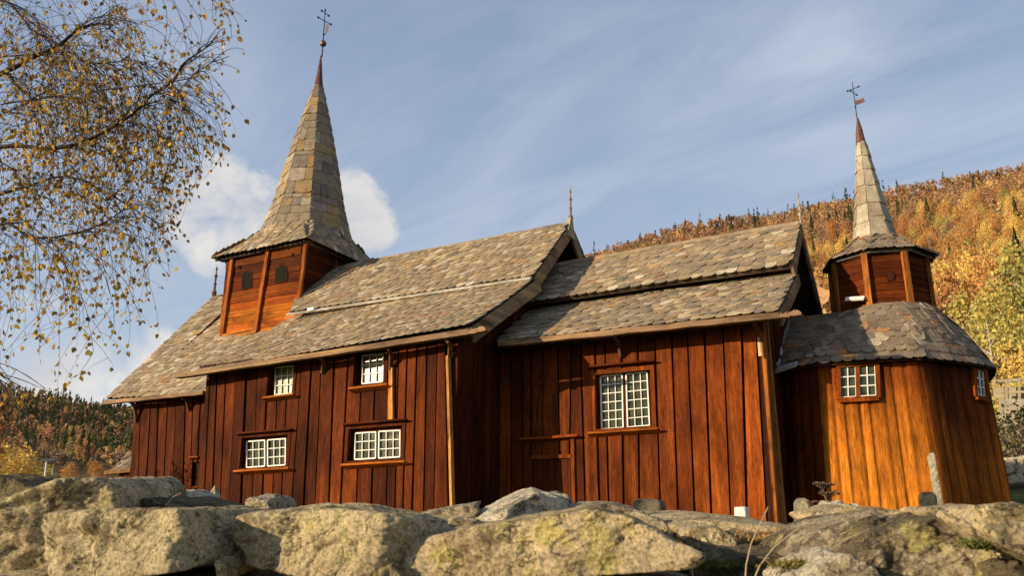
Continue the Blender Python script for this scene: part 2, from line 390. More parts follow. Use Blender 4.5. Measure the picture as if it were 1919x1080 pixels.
# ---- window maker on a wall plane y=Y (sashes given by their picture corners)
def window_y(label, Y, sashes, cols, rows, opening, lintel=None, sill=None, rec=.07, light=False, topframe=True, cw=.075, casec=MID):
    """opening: (xl,xr,ztop,zbot) in metres"""
    xl,xr,zt,zb=opening; cs=MB()
    f=Y-.062
    cc=lambda: jit(mixc(casec,RED,.35),.15)
    zt2=zt+(cw if topframe else 0)
    cs.box((xl-cw,f,zb),(xl,Y+.015,zt2),cc()); cs.box((xr,f,zb),(xr+cw,Y+.015,zt2),cc())
    if topframe: cs.box((xl,f+.004,zt),(xr,Y+.015,zt+cw),cc())
    cs.box((xl,f+.006,zb-.02),(xr,Y+.015,zb+.035),cc())
    # reveals
    cs.box((xl-.01,Y+.015,zb),(xl,Y+rec+.03,zt),RED); cs.box((xr,Y+.015,zb),(xr+.01,Y+rec+.03,zt),RED)
    cs.box((xl,Y+.015,zt),(xr,Y+rec+.03,zt+.012),RED); cs.box((xl,Y+.015,zb-.012),(xr,Y+rec+.03,zb),RED)
    # blind board behind the sashes, with real openings left for the glass
    z0,z1=zb,zt; ys=Y+rec+.004
    Q=[[at(px,py,y=Y+rec) for px,py in s] for s in sashes]      # each TL,TR,BR,BL
    xs=[xl]
    for q in Q: xs+= [(q[0].x+q[3].x)/2,(q[1].x+q[2].x)/2]
    xs.append(xr)
    for i in range(0,len(xs),2): cs.box((xs[i]-.004,ys-.012,z0),(xs[i+1]+.004,ys+.03,z1),RED)
    for q in Q:
        a,b=(q[0].x+q[3].x)/2,(q[1].x+q[2].x)/2
        cs.box((a,ys-.010,max(q[0].z,q[1].z)-.01),(b,ys+.03,z1),RED); cs.box((a,ys-.010,z0),(b,ys+.03,min(q[2].z,q[3].z)+.01),RED)
    win=cbuild(cs,'window',MW,CH); win['label']=label
    for q in Q:
        s=MB(); tl,tr,br,bl=q; y=Vector((0,-1,0)); wd=.024
        W=(.80,.78,.70)
        yo=Vector((0,-.006,0))
        for A,B_ in ((tl,tr),(bl,br)): s.bar(A+yo,B_+yo,wd,.035,y,W)
        for A,B_ in ((tl,bl),(tr,br)): s.bar(A+yo*1.6,B_+yo*1.6,wd,.035,y,W)
        for i in range(1,cols): s.bar(tl.lerp(tr,i/cols)+yo*.5,bl.lerp(br,i/cols)+yo*.5,.014,.022,y,W)
        for i in range(1,rows): s.bar(tl.lerp(bl,i/rows)+yo*.2,tr.lerp(br,i/rows)+yo*.2,.015,.024,y,W)
        so_=sub(s,'sash',MWHITE,win)
        g=MB()
        for i in range(cols):
            for j in range(rows):
                a,b,c_,d=[tl.lerp(tr,u).lerp(bl.lerp(br,u),v) for u,v in ((i/cols,j/rows),((i+1)/cols,j/rows),((i+1)/cols,(j+1)/rows),(i/cols,(j+1)/rows))]
                o=Vector((0,.016,0)); r=[Vector((0,random.uniform(-.0015,.0015),0)) for _ in range(4)]
                g.add([a+o+r[0],b+o+r[1],c_+o+r[2],d+o+r[3]],[(3,2,1,0)],jit((1,1,1),.2))
        sub(g,'glass_pane',MGL if light else MG,win)
    if sill:
        A,B_=[at(*p,y=Y-.12) for p in sill]; s=MB(); s.bar(A,B_,.04,.15,(0,-1,.35),jit(mixc(MID,ORA,.35))); sub(s,'sill',MWH,win)
    if lintel:
        A,B_=[at(*p,y=Y-.10) for p in lintel]; s=MB(); s.bar(A,B_,.035,.12,(0,-1,.25),jit(RED)); sub(s,'lintel',MWH,win)
    return win
def opn(Y, l, r, t, b):      # opening from picture extremes: left x at mid, etc.
    ym=(t+b)/2; xm=(l+r)/2
    return (at(l,ym,y=Y).x, at(r,ym,y=Y).x, at(xm,t,y=Y).z, at(xm,b,y=Y).z)

# ---------------------------------------------------------------- nave
YN=13.3; NE=-8.52; NW=-14.80; ZNT=3.92
W1=opn(YN,455,541,819,880); W2=opn(YN,506,553,680,744); W3=opn(YN,667,724,655,725); W4=opn(YN,656,756,802,866)
nh=[(w[0]-.05,w[1]+.05,w[3]-.02,(w[2]+.05) if i in(0,3) else 3.97) for i,w in enumerate((W1,W2,W3,W4))]
nb=[374,387,402,417,435,457,477,496,515,532,553,575,596,622,643,672,700,728,745,760,777,798,818,845]
ntp=[391,398,411,427,446,466,487,506,525,544,569,588,606,630,655,681,707,734,750,766,784,803,823,840]
mb=MB(); planks(mb,nb,ntp,930,690,YN,ZNT,nh,tone=(.40,.46),tonex=lambda u:(.42+.1*math.sin(u*17),.47+.12*math.sin(u*23+1)))
back_sheet(mb,NW,NE,YN,GZ,ZNT+.1,[(w[0]-.011,w[1]+.011,w[3]-.013,w[2]+.013) for w in (W1,W2,W3,W4)])
zn=lambda y: 3.85+(y-13.0)*.665 if y<15.4 else 5.45+(y-15.4)*1.0
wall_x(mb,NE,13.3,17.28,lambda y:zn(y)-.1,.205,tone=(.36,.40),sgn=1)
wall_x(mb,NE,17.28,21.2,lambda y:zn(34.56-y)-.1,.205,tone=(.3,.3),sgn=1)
wall_x(mb,NW,13.3,21.2,lambda y:zn(min(y,34.56-y))-.5,.3,sgn=-1)
mb.box((NW,21.2,GZ),(NE,21.3,3.9),DRK)
nw=cbuild(mb,'nave_wall',MW,CH)
# pale corner board and post strips
s=MB()
P=at(849,945,y=YN-.05); Q=at(841,668,y=YN-.05); k=(Q.x-P.x)/(Q.z-P.z)
s.bar((P.x-k*(P.z-GZ),YN-.06,GZ),(Q.x,YN-.06,Q.z),.05,.10,(0,-1,0),(.52,.24,.075)); 
sub(s,'corner_board',MW,nw)
s=MB(); P=at(733,787,y=YN-.04); Q=at(735,690,y=YN-.04); s.bar(P,Q,.10,.07,(0,-1,0),(.46,.185,.045)); s.bar(P+Vector((.065,0,0)),Q+Vector((.03,0,0)),.03,.12,(0,-1,0),(.46,.19,.06)); sub(s,'wall_post',MW,nw)
window_y('low two-sash window of the nave left of the stacked pair',YN,[[(464,828.5),(498,826),(498,874.5),(464,877)],[(503.5,825.5),(537,823),(536.5,872),(503.5,874.5)]],3,3,W1,[(446,815),(549,806)],[(442,886.5),(545,880.5)],casec=RED)
window_y('small upper window of the nave nearest the tower',YN,[[(518,689.5),(551.5,686),(551,738),(517,741)]],3,3,W2,None,[(496,749),(554,742)],rec=.09,light=True,topframe=False,casec=RED)
window_y('small upper window of the nave nearer the chancel',YN,[[(681,667.5),(720,664),(719,716),(680,720)]],3,3,W3,None,[(657,732),(729,723.5)],rec=.10,light=True,topframe=False,casec=RED)
window_y('low two-sash window of the nave nearer the chancel',YN,[[(667.5,813),(706,810.5),(705.5,859.5),(666.5,862)],[(712,809.5),(751.5,807.5),(751,857),(711.5,859.5)]],3,3,W4,[(646,797.5),(763,788)],[(643,875),(762,868)],casec=RED)

# ---------------------------------------------------------------- chancel
YC=15.0; CE=-3.42; ZCT=4.0
W5=opn(YC,1118,1223,699,806)
cb=[938,962,984,998,1020,1054,1071,1101,1127,1144,1172,1201,1240,1273,1304,1335,1371,1402,1438]
ct=[936,960,982,999,1022,1050,1075,1092,1118,1137,1168,1198,1230,1262,1292,1324,1359,1394,1421]
D0=at(985,823,y=YC); D1=at(1071,818,y=YC)
mb=MB(); hol=[(W5[0]-.05,W5[1]+.05,W5[3]-.02,W5[2]+.05)]
planks(mb,cb,ct,930,640,YC,ZCT,hol,tonex=lambda u:(.50+.08*u,.54+.24*max(0,u-.4)),th=.055)
back_sheet(mb,NE,CE,YC,GZ,ZCT+.1,[(W5[0]-.011,W5[1]+.011,W5[3]-.013,W5[2]+.013)])
zc=lambda y: 3.93+(y-14.5)*.705 if y<16.2 else 5.13+(y-16.2)*1.10
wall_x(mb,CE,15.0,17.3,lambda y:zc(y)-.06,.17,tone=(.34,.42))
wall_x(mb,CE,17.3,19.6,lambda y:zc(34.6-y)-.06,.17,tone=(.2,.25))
mb.box((NE,19.55,GZ),(CE,19.65,3.9),DRK)
cw_=cbuild(mb,'chancel_wall',MW,CH)
s=MB(); s.bar((CE+.03,15.09,GZ),(CE+.06,15.09,3.95),.10,.16,(0,-1,0),(.25,.085,.02)); s.bar((CE+.09,15.32,GZ),(CE+.05,15.32,4.0),.13,.12,(0,-1,0),(.27,.12,.035)); sub(s,'corner_post',MW,cw_)
window_y('tall two-sash window with many small panes in the chancel wall',YC,[[(1126.5,706.5),(1167,702.5),(1169,802),(1129,805.5)],[(1174.5,702),(1213.5,697.5),(1218.5,798),(1177.5,801.5)]],3,6,W5,[(1103,690),(1229,677.5)],[(1104,815.5),(1236,806.5)],rec=.085,casec=MID)
# boarded door beside the nave
s=MB(); Yd=YC-.07
A=at(1000,858,y=Yd); B_=at(1070,856,y=Yd)
for i in range(4):
    x0=lerp(A.x,B_.x,i/4)+.008; x1=lerp(A.x,B_.x,(i+1)/4)-.008
    s.box((x0,Yd-random.uniform(.0,.012),GZ),(x1,YC+.01,A.z-.02),jit(RED,.2))
dr=cbuild(s,'door',MW,CH); dr['label']='narrow boarded door in the shaded corner of the chancel'
s=MB(); s.bar(A+Vector((-.03,-.02,0)),B_+Vector((.03,-.02,0)),.07,.05,(0,-1,0),jit(MID)); s.bar(A+Vector((-.05,-.01,.0)),(A.x-.05,Yd-.01,GZ),.09,.05,(0,-1,0),RED); s.bar(B_+Vector((.05,-.01,.33)),(B_.x+.06,Yd-.01,GZ),.07,.05,(0,-1,0),MID); sub(s,'door_frame',MW,dr)
s=MB(); A=at(978,825,y=YC-.13); B_=at(1085,818.5,y=YC-.13); s.bar(A,A.lerp(B_,.5)+Vector((0,0,-.012)),.045,.14,(0,-1,.3),MID); s.bar(A.lerp(B_,.5)+Vector((0,0,-.012)),B_,.05,.14,(0,-1,.3),MID); sub(s,'door_lintel',MWH,dr)

# ---------------------------------------------------------------- western bay (annex) and low porch behind it
YA=14.3; AW=-18.22
ab=[246,263,278,295,310,328,347,360,372,384]; at_=[256.5,268,287,301,318,334,352,366,380,394]
mb=MB(); A=at(364,868,y=YA); B_=at(373,914,y=YA)
planks(mb,ab,at_,915,752,YA,3.66,[(A.x,B_.x+.02,B_.z,A.z)],tone=(.36,.34),th=.045)
back_sheet(mb,AW,-14.5,YA,GZ,3.7,[]); mb.box((AW,YA,GZ),(AW+.05,20.3,3.6),DRK); mb.box((AW,20.2,GZ),(NW,20.3,3.6),DRK)
wall_x(mb,AW,14.3,20.3,lambda y:3.8+(min(y,34.56-y)-14.2)*1.08,.25,sgn=-1)
aw=cbuild(mb,'west_bay_wall',MW,CH)
s=MB(); s.bar(at(357,858.5,y=YA-.09),at(374,858,y=YA-.09),.035,.1,(0,-1,.2),MID); s.bar(at(357,916,y=YA-.09),at(374,914,y=YA-.09),.04,.1,(0,-1,.2),MID); s.bar(at(361,862,y=YA-.05),at(358,914,y=YA-.05),.06,.06,(0,-1,0),RED); sub(s,'niche_frame',MW,aw)
s=MB()
# low porch roof at far left
pB=[at(203,885,y=15.2),at(252,880,y=15.2)]; pT=[at(247,848,y=16.2),at(262,838,y=16.2)]
slates(s,pB,pT,.14,.2,pal=PALD); deck(s,pB,pT)
pr_=cbuild(s,'porch_roof',MS,CH)
s=MB(); s.bar(pB[0]+Vector((-.1,0,-.02)),pB[1]+Vector((.1,0,-.02)),.1,.1,(0,-1,0),BRN); x0=at(222,900,y=15.3).x
for i in range(6): s.box((x0+i*.17,15.3,GZ),(x0+i*.17+.15,15.34,pB[0].z),jit(RED,.2))
s.box((x0,15.34,GZ),(AW,16.2,pB[0].z-.1),BLK)
sub(s,'porch_wall',MW,pr_)

# ---------------------------------------------------------------- roofs
def roofpart(name, B, T, label=None, boards=.05, boardc=(.06,.04,.028), **k):
    s=MB(); slates(s,B,T,**k); o=cbuild(s,name,MS,CH)
    d=MB(); deck(d,B,T,boards,boardc,drop=.055 if k.get('sag') else .006); sub(d,'roof_boards',MWG,o)
    return o
V=Vector
XR=-8.04
nB=[V((-14.92,12.93,3.74)),V((-13.9,12.93,3.76)),V((-11.0,12.93,3.86)),V((XR,12.93,3.95))]
nT=[V((-14.96,15.98,5.74)),V((-13.9,15.70,5.68)),V((-11.0,15.50,5.60)),V((XR,15.50,5.56))]
roofpart('nave_lower_roof',nB,nT,e=.125,w=.17,th=.016,sag=.03)
uB=[V((-14.55,15.30,5.60)),V((-11.3,15.33,5.575)),V((XR+.04,15.38,5.58))]; uT=[V((-16.0,17.28,7.38)),V((-11.5,17.28,7.36)),V((XR,17.28,7.41))]
o=roofpart('nave_upper_roof',uB,uT,e=.14,w=.19,th=.018)
s=MB(); 
for i in range(46):                       # bleached capping along the break
    a,b=uB[0].lerp(uB[2],i/46),uB[0].lerp(uB[2],(i+1)/46)
    q=V((0,-.085,-.085)); s.bar(a+q,b+q+V((0,0,random.uniform(-.006,.006))),.10,.03,(0,-.6,.8),jit((.58,.53,.43),.12))
sub(s,'slate_capping',MS,o)
s=MB(); s.box((at(579,588,y=15.2).x,15.14,5.50),(at(590,588,y=15.2).x,15.24,5.57),(.75,.74,.68)); sub(s,'white_tin',MWHITE,o)
roofpart('nave_north_roof',[V((XR,20.6,4.9)),V((-16.,20.6,4.9))],[V((XR,17.29,7.39)),V((-16.,17.29,7.35))],e=.25,w=.4)
aB=[V((-19.02,13.98,3.66)),V((-17.4,13.98,3.58)),V((-15.3,13.98,3.52))]; aT=[V((-19.42,17.28,7.18)),V((-17.7,17.28,6.86)),V((-15.6,17.28,6.70))]
roofpart('west_bay_roof',aB,aT,e=.135,w=.2,th=.018,pal=PAL+[(.46,.40,.28)]*5+[(.40,.30,.16)]*4)
roofpart('west_bay_north_roof',[V((-15.3,20.6,3.6)),V((-19.1,20.6,3.6))],[V((-15.6,17.29,7.1)),V((-19.42,17.29,7.17))],e=.25,w=.4)
XC=-2.95
cB=[V((-8.30,14.43,4.00)),V((-5.6,14.43,3.96)),V((XC,14.43,3.93))]; cT=[V((-8.6,16.35,5.16)),V((-5.6,16.35,5.20)),V((XC+.02,16.35,5.16))]
roofpart('chancel_lower_roof',cB,cT,e=.135,w=.21,th=.018,pal=PAL+[(.24,.20,.15)]*8)
dB=[V((-8.6,15.96,5.20)),V((-5.6,15.96,5.21)),V((XC,15.98,5.21))]; dT=[V((-8.6,17.30,6.42)),V((-5.6,17.30,6.44)),V((XC,17.30,6.47))]
o=roofpart('chancel_upper_roof',dB,dT,e=.14,w=.23,th=.018,pal=PAL+[(.24,.20,.15)]*8,boards=.09)
s=MB(); x=-8.5                             # ridge slates
while x<XC:
    l=random.uniform(.25,.45); s.bar((x,17.245,6.425+(x+8.5)*.008),(min(XC,x+l),17.245,6.425+(x+8.5)*.008+random.uniform(-.01,.01)),.15,.012,(0,-.75,.66),jit(random.choice(PAL),.2)); x+=l*.97
sub(s,'ridge_slates',MS,o)
roofpart('chancel_north_roof',[V((XC,20.15,3.93)),V((-8.6,20.15,3.93))],[V((XC,17.31,6.46)),V((-8.6,17.31,6.42))],e=.25,w=.4)
s=MB(); x=-14.6
nr=cbuild(MB(),'tmp',MS,CH); bpy.data.objects.remove(nr)
while x<XR:
    l=random.uniform(.3,.5); s.bar((x,17.235,7.36),(min(XR,x+l),17.235,7.362+random.uniform(-.003,.003)),.13,.012,(0,-.75,.66),jit(random.choice(PAL[:20]),.15)); x+=l*.97
cbuild(s,'nave_ridge_slates',MS,CH)

# barge boards on plane x
def barge(name, pts, X, wd, c, th=.05):
    s=MB(); pts=[V(p) for p in pts]
    for a,b in zip(pts[:-1],pts[1:]):
        a=V((X,a.y,a.z)); b=V((X,b.y,b.z)); d=(b-a).normalized(); dn=V((0,d.z,-d.y)); 
        if dn.z>0: dn=-dn
        for j in range(1):
            q=[a,b,b+dn*wd,a+dn*wd]
            s.hexa([p+V((-th/2,0,0)) for p in q]+[p+V((th/2,0,0)) for p in q],jit(c,.1))
    return cbuild(s,name,MWG,CH)
BG=(.25,.165,.095)
barge('barge_board',[(0,12.98,3.90),(0,15.62,5.57)],XR+.03,.27,BG)
barge('barge_board',[(0,15.45,5.55),(0,17.30,7.40)],XR+.01,.27,BG)
barge('barge_board',[(0,17.29,7.40),(0,19.2,5.5),(0,20.6,4.7)],XR+.02,.22,BG)
barge('barge_board',[(0,14.46,3.90),(0,16.4,5.14)],XC+.03,.23,BG)
barge('barge_board',[(0,16.02,5.17),(0,17.32,6.47)],XC+.01,.22,BG)
barge('barge_board',[(0,17.31,6.47),(0,18.6,5.2),(0,20.15,3.9)],XC+.02,.18,BG)
s=MB(); s.hexa([(XR-.02,17.05,7.02),(XR+.07,17.05,7.02),(XR+.07,17.45,7.0),(XR-.02,17.45,7.0),(XR-.02,17.22,7.5),(XR+.07,17.22,7.5),(XR+.07,17.32,7.5),(XR-.02,17.32,7.5)],(.34,.28,.2)); cbuild(s,'ridge_cap',MWG,CH)

# eave gutters: long hewn beams with a carved end
def gutter(A, B_, h=.10, d=.13, carved=True, label=None):
    s=MB(); A=V(A); B_=V(B_); n=14; ex=(B_-A).normalized()
    L=(B_-A).length; c=(.23,.145,.085)
    main=B_-ex*.34 if carved else B_
    P=[A.lerp(main,i/n)+V((0,0,random.uniform(-.008,.008))) for i in range(n+1)]
    for a,b in zip(P[:-1],P[1:]): s.bar(a,b,d,h,(0,0,1),jit(c,.08))
    if carved:
        prof=[.9,.55,.75,.95,.6,.85,1.0,.8,.35]
        for i in range(8):
            a=main+ex*(.34*i/8); b=main+ex*(.34*(i+1)/8); h0,h1=h*prof[i],h*prof[i+1]
            s.bar(a-V((0,0,(h-h0)*.5-.012*(i>3))),b-V((0,0,(h-h1)*.5-.012*(i>3))),d*.96,h0,(0,0,1),(.36,.22,.13),d*.94,h1)
    return cbuild(s,'wooden_gutter',MWG,CH)
g1=gutter(at(332,706,y=12.86),at(913,618,y=12.86))
g2=gutter(at(196,756,y=13.9),at(384,737,y=13.9),carved=False,h=.085)
g3=gutter(at(936,646,y=14.36),at(1503,588,y=14.36),h=.10)
def knee(top, foot, c, rad=.035, side=(0,0,0)):
    s=MB(); a=V(top); b=V(foot); pts=[]
    for i in range(9):
        t=i/8; pts.append(V((lerp(a.x,b.x,t),lerp(a.y,b.y,t**.55),lerp(a.z,b.z,t**1.35))))
    for p,q in zip(pts[:-1],pts[1:]): s.bar(p,q,.045,.075,(0,-1,.3),c)
    return cbuild(s,'knee_bracket',MWG,CH)
kc=(.16,.075,.035)
for px,py0,py1,Y in ((727,654,694,YN),(838,640,667,YN),(600,672,700,YN)): knee(at(px,py0,y=Y-.40),at(px+5,py1,y=Y-.06),kc)
for px,py0,py1,Y in ((1152,632,668,YC),(1412,602,641,YC)): knee(at(px,py0,y=Y-.55),at(px+12,py1,y=Y-.07),kc)
for px,py0,py1,Y in ((243,754,792,YA),(342,746,770,YA)): knee(at(px,py0,y=Y-.35),at(px+13,py1,y=Y-.06),kc)
s=MB(); P=at(1424,642,y=YC-.09); Q=at(1426,668,y=YC-.09); s.bar(P,Q,.06,.05,(0,-1,0),(.5,.33,.2)); cbuild(s,'wall_peg',MW,CH)
s=MB()                                       # eave boarding (plank ends under the eaves)
for (x0,x1,Y,z,yo) in ((NW-.05,NE+.05,YN,3.86,12.98),(NE,CE+.05,YC,3.90,14.48),(AW-.3,-14.9,YA,3.58,14.02)):
    x=x0; s=MB()
    while x<x1:
        l=random.uniform(.16,.3); zz=z+.02*random.random(); s.box((x+.012,yo+.06*random.random(),zz-.05),(min(x1,x+l-.012),Y-.005,zz),jit((.05,.025,.014),.3)); x+=l
    cbuild(s,'eave_boards',MW,CH)

# ---------------------------------------------------------------- big tower
TX,TY,TH=-16.20,17.20,1.31
mb=MB(); z=5.05; y0=TY-TH
s0,s1=TX-TH,TX+TH
def tl_z(): return
L1=[at(454.5,543,y=y0),at(472.5,538,y=y0),at(473.5,513,y=y0),at(465,507,y=y0),at(456,517,y=y0)]
L2=[at(517,531,y=y0),at(539,526,y=y0),at(539.5,503,y=y0),at(530,495.5,y=y0),at(519,505,y=y0)]
while z<7.75:
    h=random.uniform(.15,.27); z1=min(z+h,7.78); t=random.uniform(0,.018); u=(z-5.3)/2.3
    tt=lerp(.95,.52,min(1,max(0,u*1.5)))+random.uniform(-.1,.08); c=tuple(v*random.uniform(.85,1.15) for v in plankcol(1,tt,tt))
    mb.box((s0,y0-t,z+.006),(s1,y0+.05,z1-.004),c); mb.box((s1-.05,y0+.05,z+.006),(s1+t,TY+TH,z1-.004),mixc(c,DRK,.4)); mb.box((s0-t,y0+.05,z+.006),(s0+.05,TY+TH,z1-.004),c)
    z=z1
mb.box((s0+.03,y0+.01,5.0),(s1-.03,TY+TH-.02,7.75),BLK); mb.box((s0,TY+TH-.05,5.0),(s1,TY+TH+.01,7.75),DRK)
tw=cbuild(mb,'tower_wall',MWH,CH)
for Lp,nm in ((L1,'left'),(L2,'right')):
    s=MB(); c0=sum(Lp,V())/5
    inn=[V((p.x,y0-.022,p.z)) for p in Lp]; outp=[c0+(p-c0)*1.10 for p in Lp]; outp=[V((p.x,y0-.028,p.z)) for p in outp]; outi=[V((p.x,y0-.0281,p.z)) for p in Lp]
    s.add(outp+outi,[(i,(i+1)%5,5+(i+1)%5,5+i) for i in range(5)],mixc(DRK,RED,.5)); 
    s.add([V((p.x,y0-.024,p.z)) for p in Lp],[tuple(range(5))],(.012,.010,.006))
    for k in range(0):
        f=.2+.17*k; a=Lp[0].lerp(Lp[4],f); b=Lp[1].lerp(Lp[2],f); s.bar(V((a.x+.01,y0-.03,a.z)),V((b.x-.01,y0-.03,b.z)),.03,.012,(0,-1,.6),(.07,.06,.035))
    sub(s,'belfry_shutter',MW,tw)
s=MB()
for px,py in ((450,501),(550,478.5)):
    P=at(px,py,y=y0); s=MB(); s.box((P.x-.04,y0-.03,P.z-.04),(P.x+.04,y0-.02,P.z+.04),(.012,.008,.006))
    sub(s,'peg_hole',MDARK,tw)
for (a,b,wd) in (((416,632),(436,486),.10),((479.5,622),(503,470),.11),((559,574),(574,460),.10)):
    s=MB(); P=at(*a,y=y0-.05); Q=at(*b,y=y0-.05); k=(Q-P)/(Q.z-P.z); P=P+k*(5.15-P.z)
    Q=P+k*(7.78-P.z); s.bar(P,Q,wd,.07,(0,-1,0),(.27,.080,.017)); sub(s,'tower_post',MW,tw)
s=MB(); s.bar(at(406,638,y=y0-.06),at(482,622,y=y0-.06),.07,.1,(0,-1,0),(.44,.17,.035)); s.bar(at(417,629,y=y0-.05),at(482,616,y=y0-.05),.05,.06,(0,-1,0),(.42,.15,.03)); sub(s,'tower_sill',MWH,tw)
for yy in (TY-TH+.05,TY,TY+TH-.05):
    s=MB(); s.bar((s1+.03,yy,5.2),(s1+.03,yy,7.78),.08,.07,(1,0,0),(.20,.06,.015)); sub(s,'tower_post',MW,tw)
# skirt roof and spire
SX,SY=-16.04,17.28; ZE=7.63; EV=1.64; R0=1.235; ZB=8.45
def ring(cx,cy,r,rot,z,n=8): return [V((cx+r*math.cos(R(rot+k*360/n)),cy+r*math.sin(R(rot+k*360/n)),z)) for k in range(n)]
ex0,ex1,ey0,ey1=-17.80,-14.52,15.66,18.9
cor=[V((ex0,ey0,ZE)),V((ex1,ey0,ZE)),V((ex1,ey1,ZE)),V((ex0,ey1,ZE))]
og=ring(SX,SY,R0,-135,ZB)    # 0 SW,1 S,2 SE,3 E,4 NE,5 N,6 NW,7 W
s=MB()
for k in range(4):
    a,b=cor[k],cor[(k+1)%4]; Bp=[a,a.lerp(b,.5),b]; Tp=[og[2*k],og[2*k+1],og[(2*k+2)%8]]
    slates(s,Bp,Tp,e=.13,w=.17,th=.016,pal=PAL+[(.26,.22,.17)]*6,sag=.04,over=.06); deck(s,Bp,Tp,.03,drop=.12)
s.box((ex0+.1,ey0+.1,ZE-.07),(ex1-.1,ey1-.1,ZE-.03),(.04,.025,.015))
sk_=cbuild(s,'skirt_roof',MS,CH)
def spire(cx,cy,prof,rot,rowh,lean=(0,0),pal=PAL,seed=3):
    s=MB()
    for (r0,z0),(r1,z1) in zip(prof[:-1],prof[1:]):
        zt=prof[-1][1]; zb=prof[0][1]
        l0=(z0-zb)/(zt-zb); l1=(z1-zb)/(zt-zb)
        a=ring(cx+lean[0]*l0,cy+lean[1]*l0,r0,rot,z0); b=ring(cx+lean[0]*l1,cy+lean[1]*l1,r1,rot,z1)
        s.add(a+b,[(k,(k+1)%8,8+(k+1)%8,8+k) for k in range(8)],(.10,.085,.07))
        rows=max(1,round((z1-z0)/rowh))
        for k in range(8):
            A,B_,C,D=a[k],a[(k+1)%8],b[(k+1)%8],b[k]
            nn=(B_-A).cross(D-A).normalized()
            v=0
            while v<1:
                dv=random.uniform(.75,1.3)/rows; v1=min(1,v+dv)
                l,r=A.lerp(D,v),B_.lerp(C,v); l1_,r1_=A.lerp(D,min(1,v1+.02)),B_.lerp(C,min(1,v1+.02))
                wd=(r-l).length; m=1 if wd<.3 else random.choice((1,2,2)) if wd<.62 else random.choice((2,3))
                us=[0]+sorted(random.uniform(.3,.7) if m==2 else (j+random.uniform(-.15,.15))/m for j in range(1,m))+[1]
                for j in range(m):
                    u0,u1=us[j]+.006,us[j+1]-.006; drop=random.uniform(-.1,.12)*dv*(m>1); t=random.uniform(.006,.015)
                    up=(A.lerp(D,1)-A).normalized()*0
                    lo=[l.lerp(r,lerp(u0,u1,f))+(l1_-l)*(dd+drop)/1.0 for f,dd in ((0,.12 if m>1 else .02),(.2,.0),(.8,0),(1,.12 if m>1 else .02))]
                    hi=[l1_.lerp(r1_,u1),l1_.lerp(r1_,u0)]
                    top=[p+nn*(t+.016) for p in lo]+[p+nn*(.008) for p in hi]; bot=[p-nn*(t+.02) for p in top]
                    M_=len(top); s.add(top+bot,[tuple(range(M_))]+[(i,M_+i,M_+(i+1)%M_,(i+1)%M_) for i in range(M_)],jit(random.choice(pal),.15))
                v=v1
    return s
PSP=[(.29,.235,.16)]*6+[(.34,.275,.18)]*5+[(.25,.205,.15)]*4+[(.38,.26,.12)]*3+[(.40,.34,.24)]*2+[(.21,.18,.15)]*2
s=spire(SX,SY,[(R0,ZB),(.98,9.35),(.70,10.74),(.40,12.05),(.13,13.10)],-135,.36,pal=PSP)
sp=cbuild(s,'tower_spire',MS,CH)
s=MB(); 
for (r0,z0),(r1,z1) in zip([(.15,13.02),(.10,13.35),(.06,13.75)],[(.10,13.35),(.06,13.75),(.018,14.15)]):
    a=ring(SX,SY,r0,-135,z0); b=ring(SX,SY,r1,-135,z1); s.add(a+b,[(k,(k+1)%8,8+(k+1)%8,8+k) for k in range(8)],(1,1,1))
sub(s,'copper_tip',MCOPPER,sp)
AX=at(606,81,y=SY).x
s=MB(); s.tube([(AX,SY,14.1),(AX-.02,SY,15.68)],[.018,.012],6); s.lathe((AX,SY,14.85),[(.005,-.035),(.03,-.02),(.035,0),(.03,.02),(.005,.035)],8)
vane=cbuild(s,'weather_vane',MIRON,CH)
s=MB()
for (p,q) in (((597.5,32),(621,45)),((604.5,19),(617.5,28.5))):
    zz=at((p[0]+q[0])/2,(p[1]+q[1])/2,y=SY).z; A=at(*p,z=zz); B_=at(*q,z=zz); m=(A+B_)/2; A=A-m; B_=B_-m; m=V((AX-.012,SY,zz)); s.tube([m+A,m+B_],.012,6)
    for E_ in (A,B_): s.lathe(m+E_,[(.005,-.035),(.03,-.02),(.036,0),(.03,.02),(.005,.035)],8)
s.lathe((AX-.02,SY,15.68),[(.005,-.03),(.026,-.01),(.026,.02),(.004,.08)],8)
sub(s,'iron_cross',MIRON,vane)
s=MB(); s.lathe((AX,SY,14.54),[(.01,-.1)]+[(.1*math.sin(math.pi*i/10),-.1*math.cos(math.pi*i/10)) for i in range(1,10)]+[(.01,.1)],16); sub(s,'ball',MBALL,vane,smooth=True)
s=MB(); pts=[(610,65),(613,61),(616,52),(616,45),(613,45),(610.5,50)]; Pf=[at(x,y,y=SY) for x,y in pts]; s.add([p+V((0,-.004,0)) for p in Pf]+[p+V((0,.004,0)) for p in Pf],[tuple(range(6)),tuple(range(11,5,-1))]+[(i,(i+1)%6,6+(i+1)%6,6+i) for i in range(6)],(2.2,1.9,1.7)); sub(s,'flag',MCOPPER,vane)

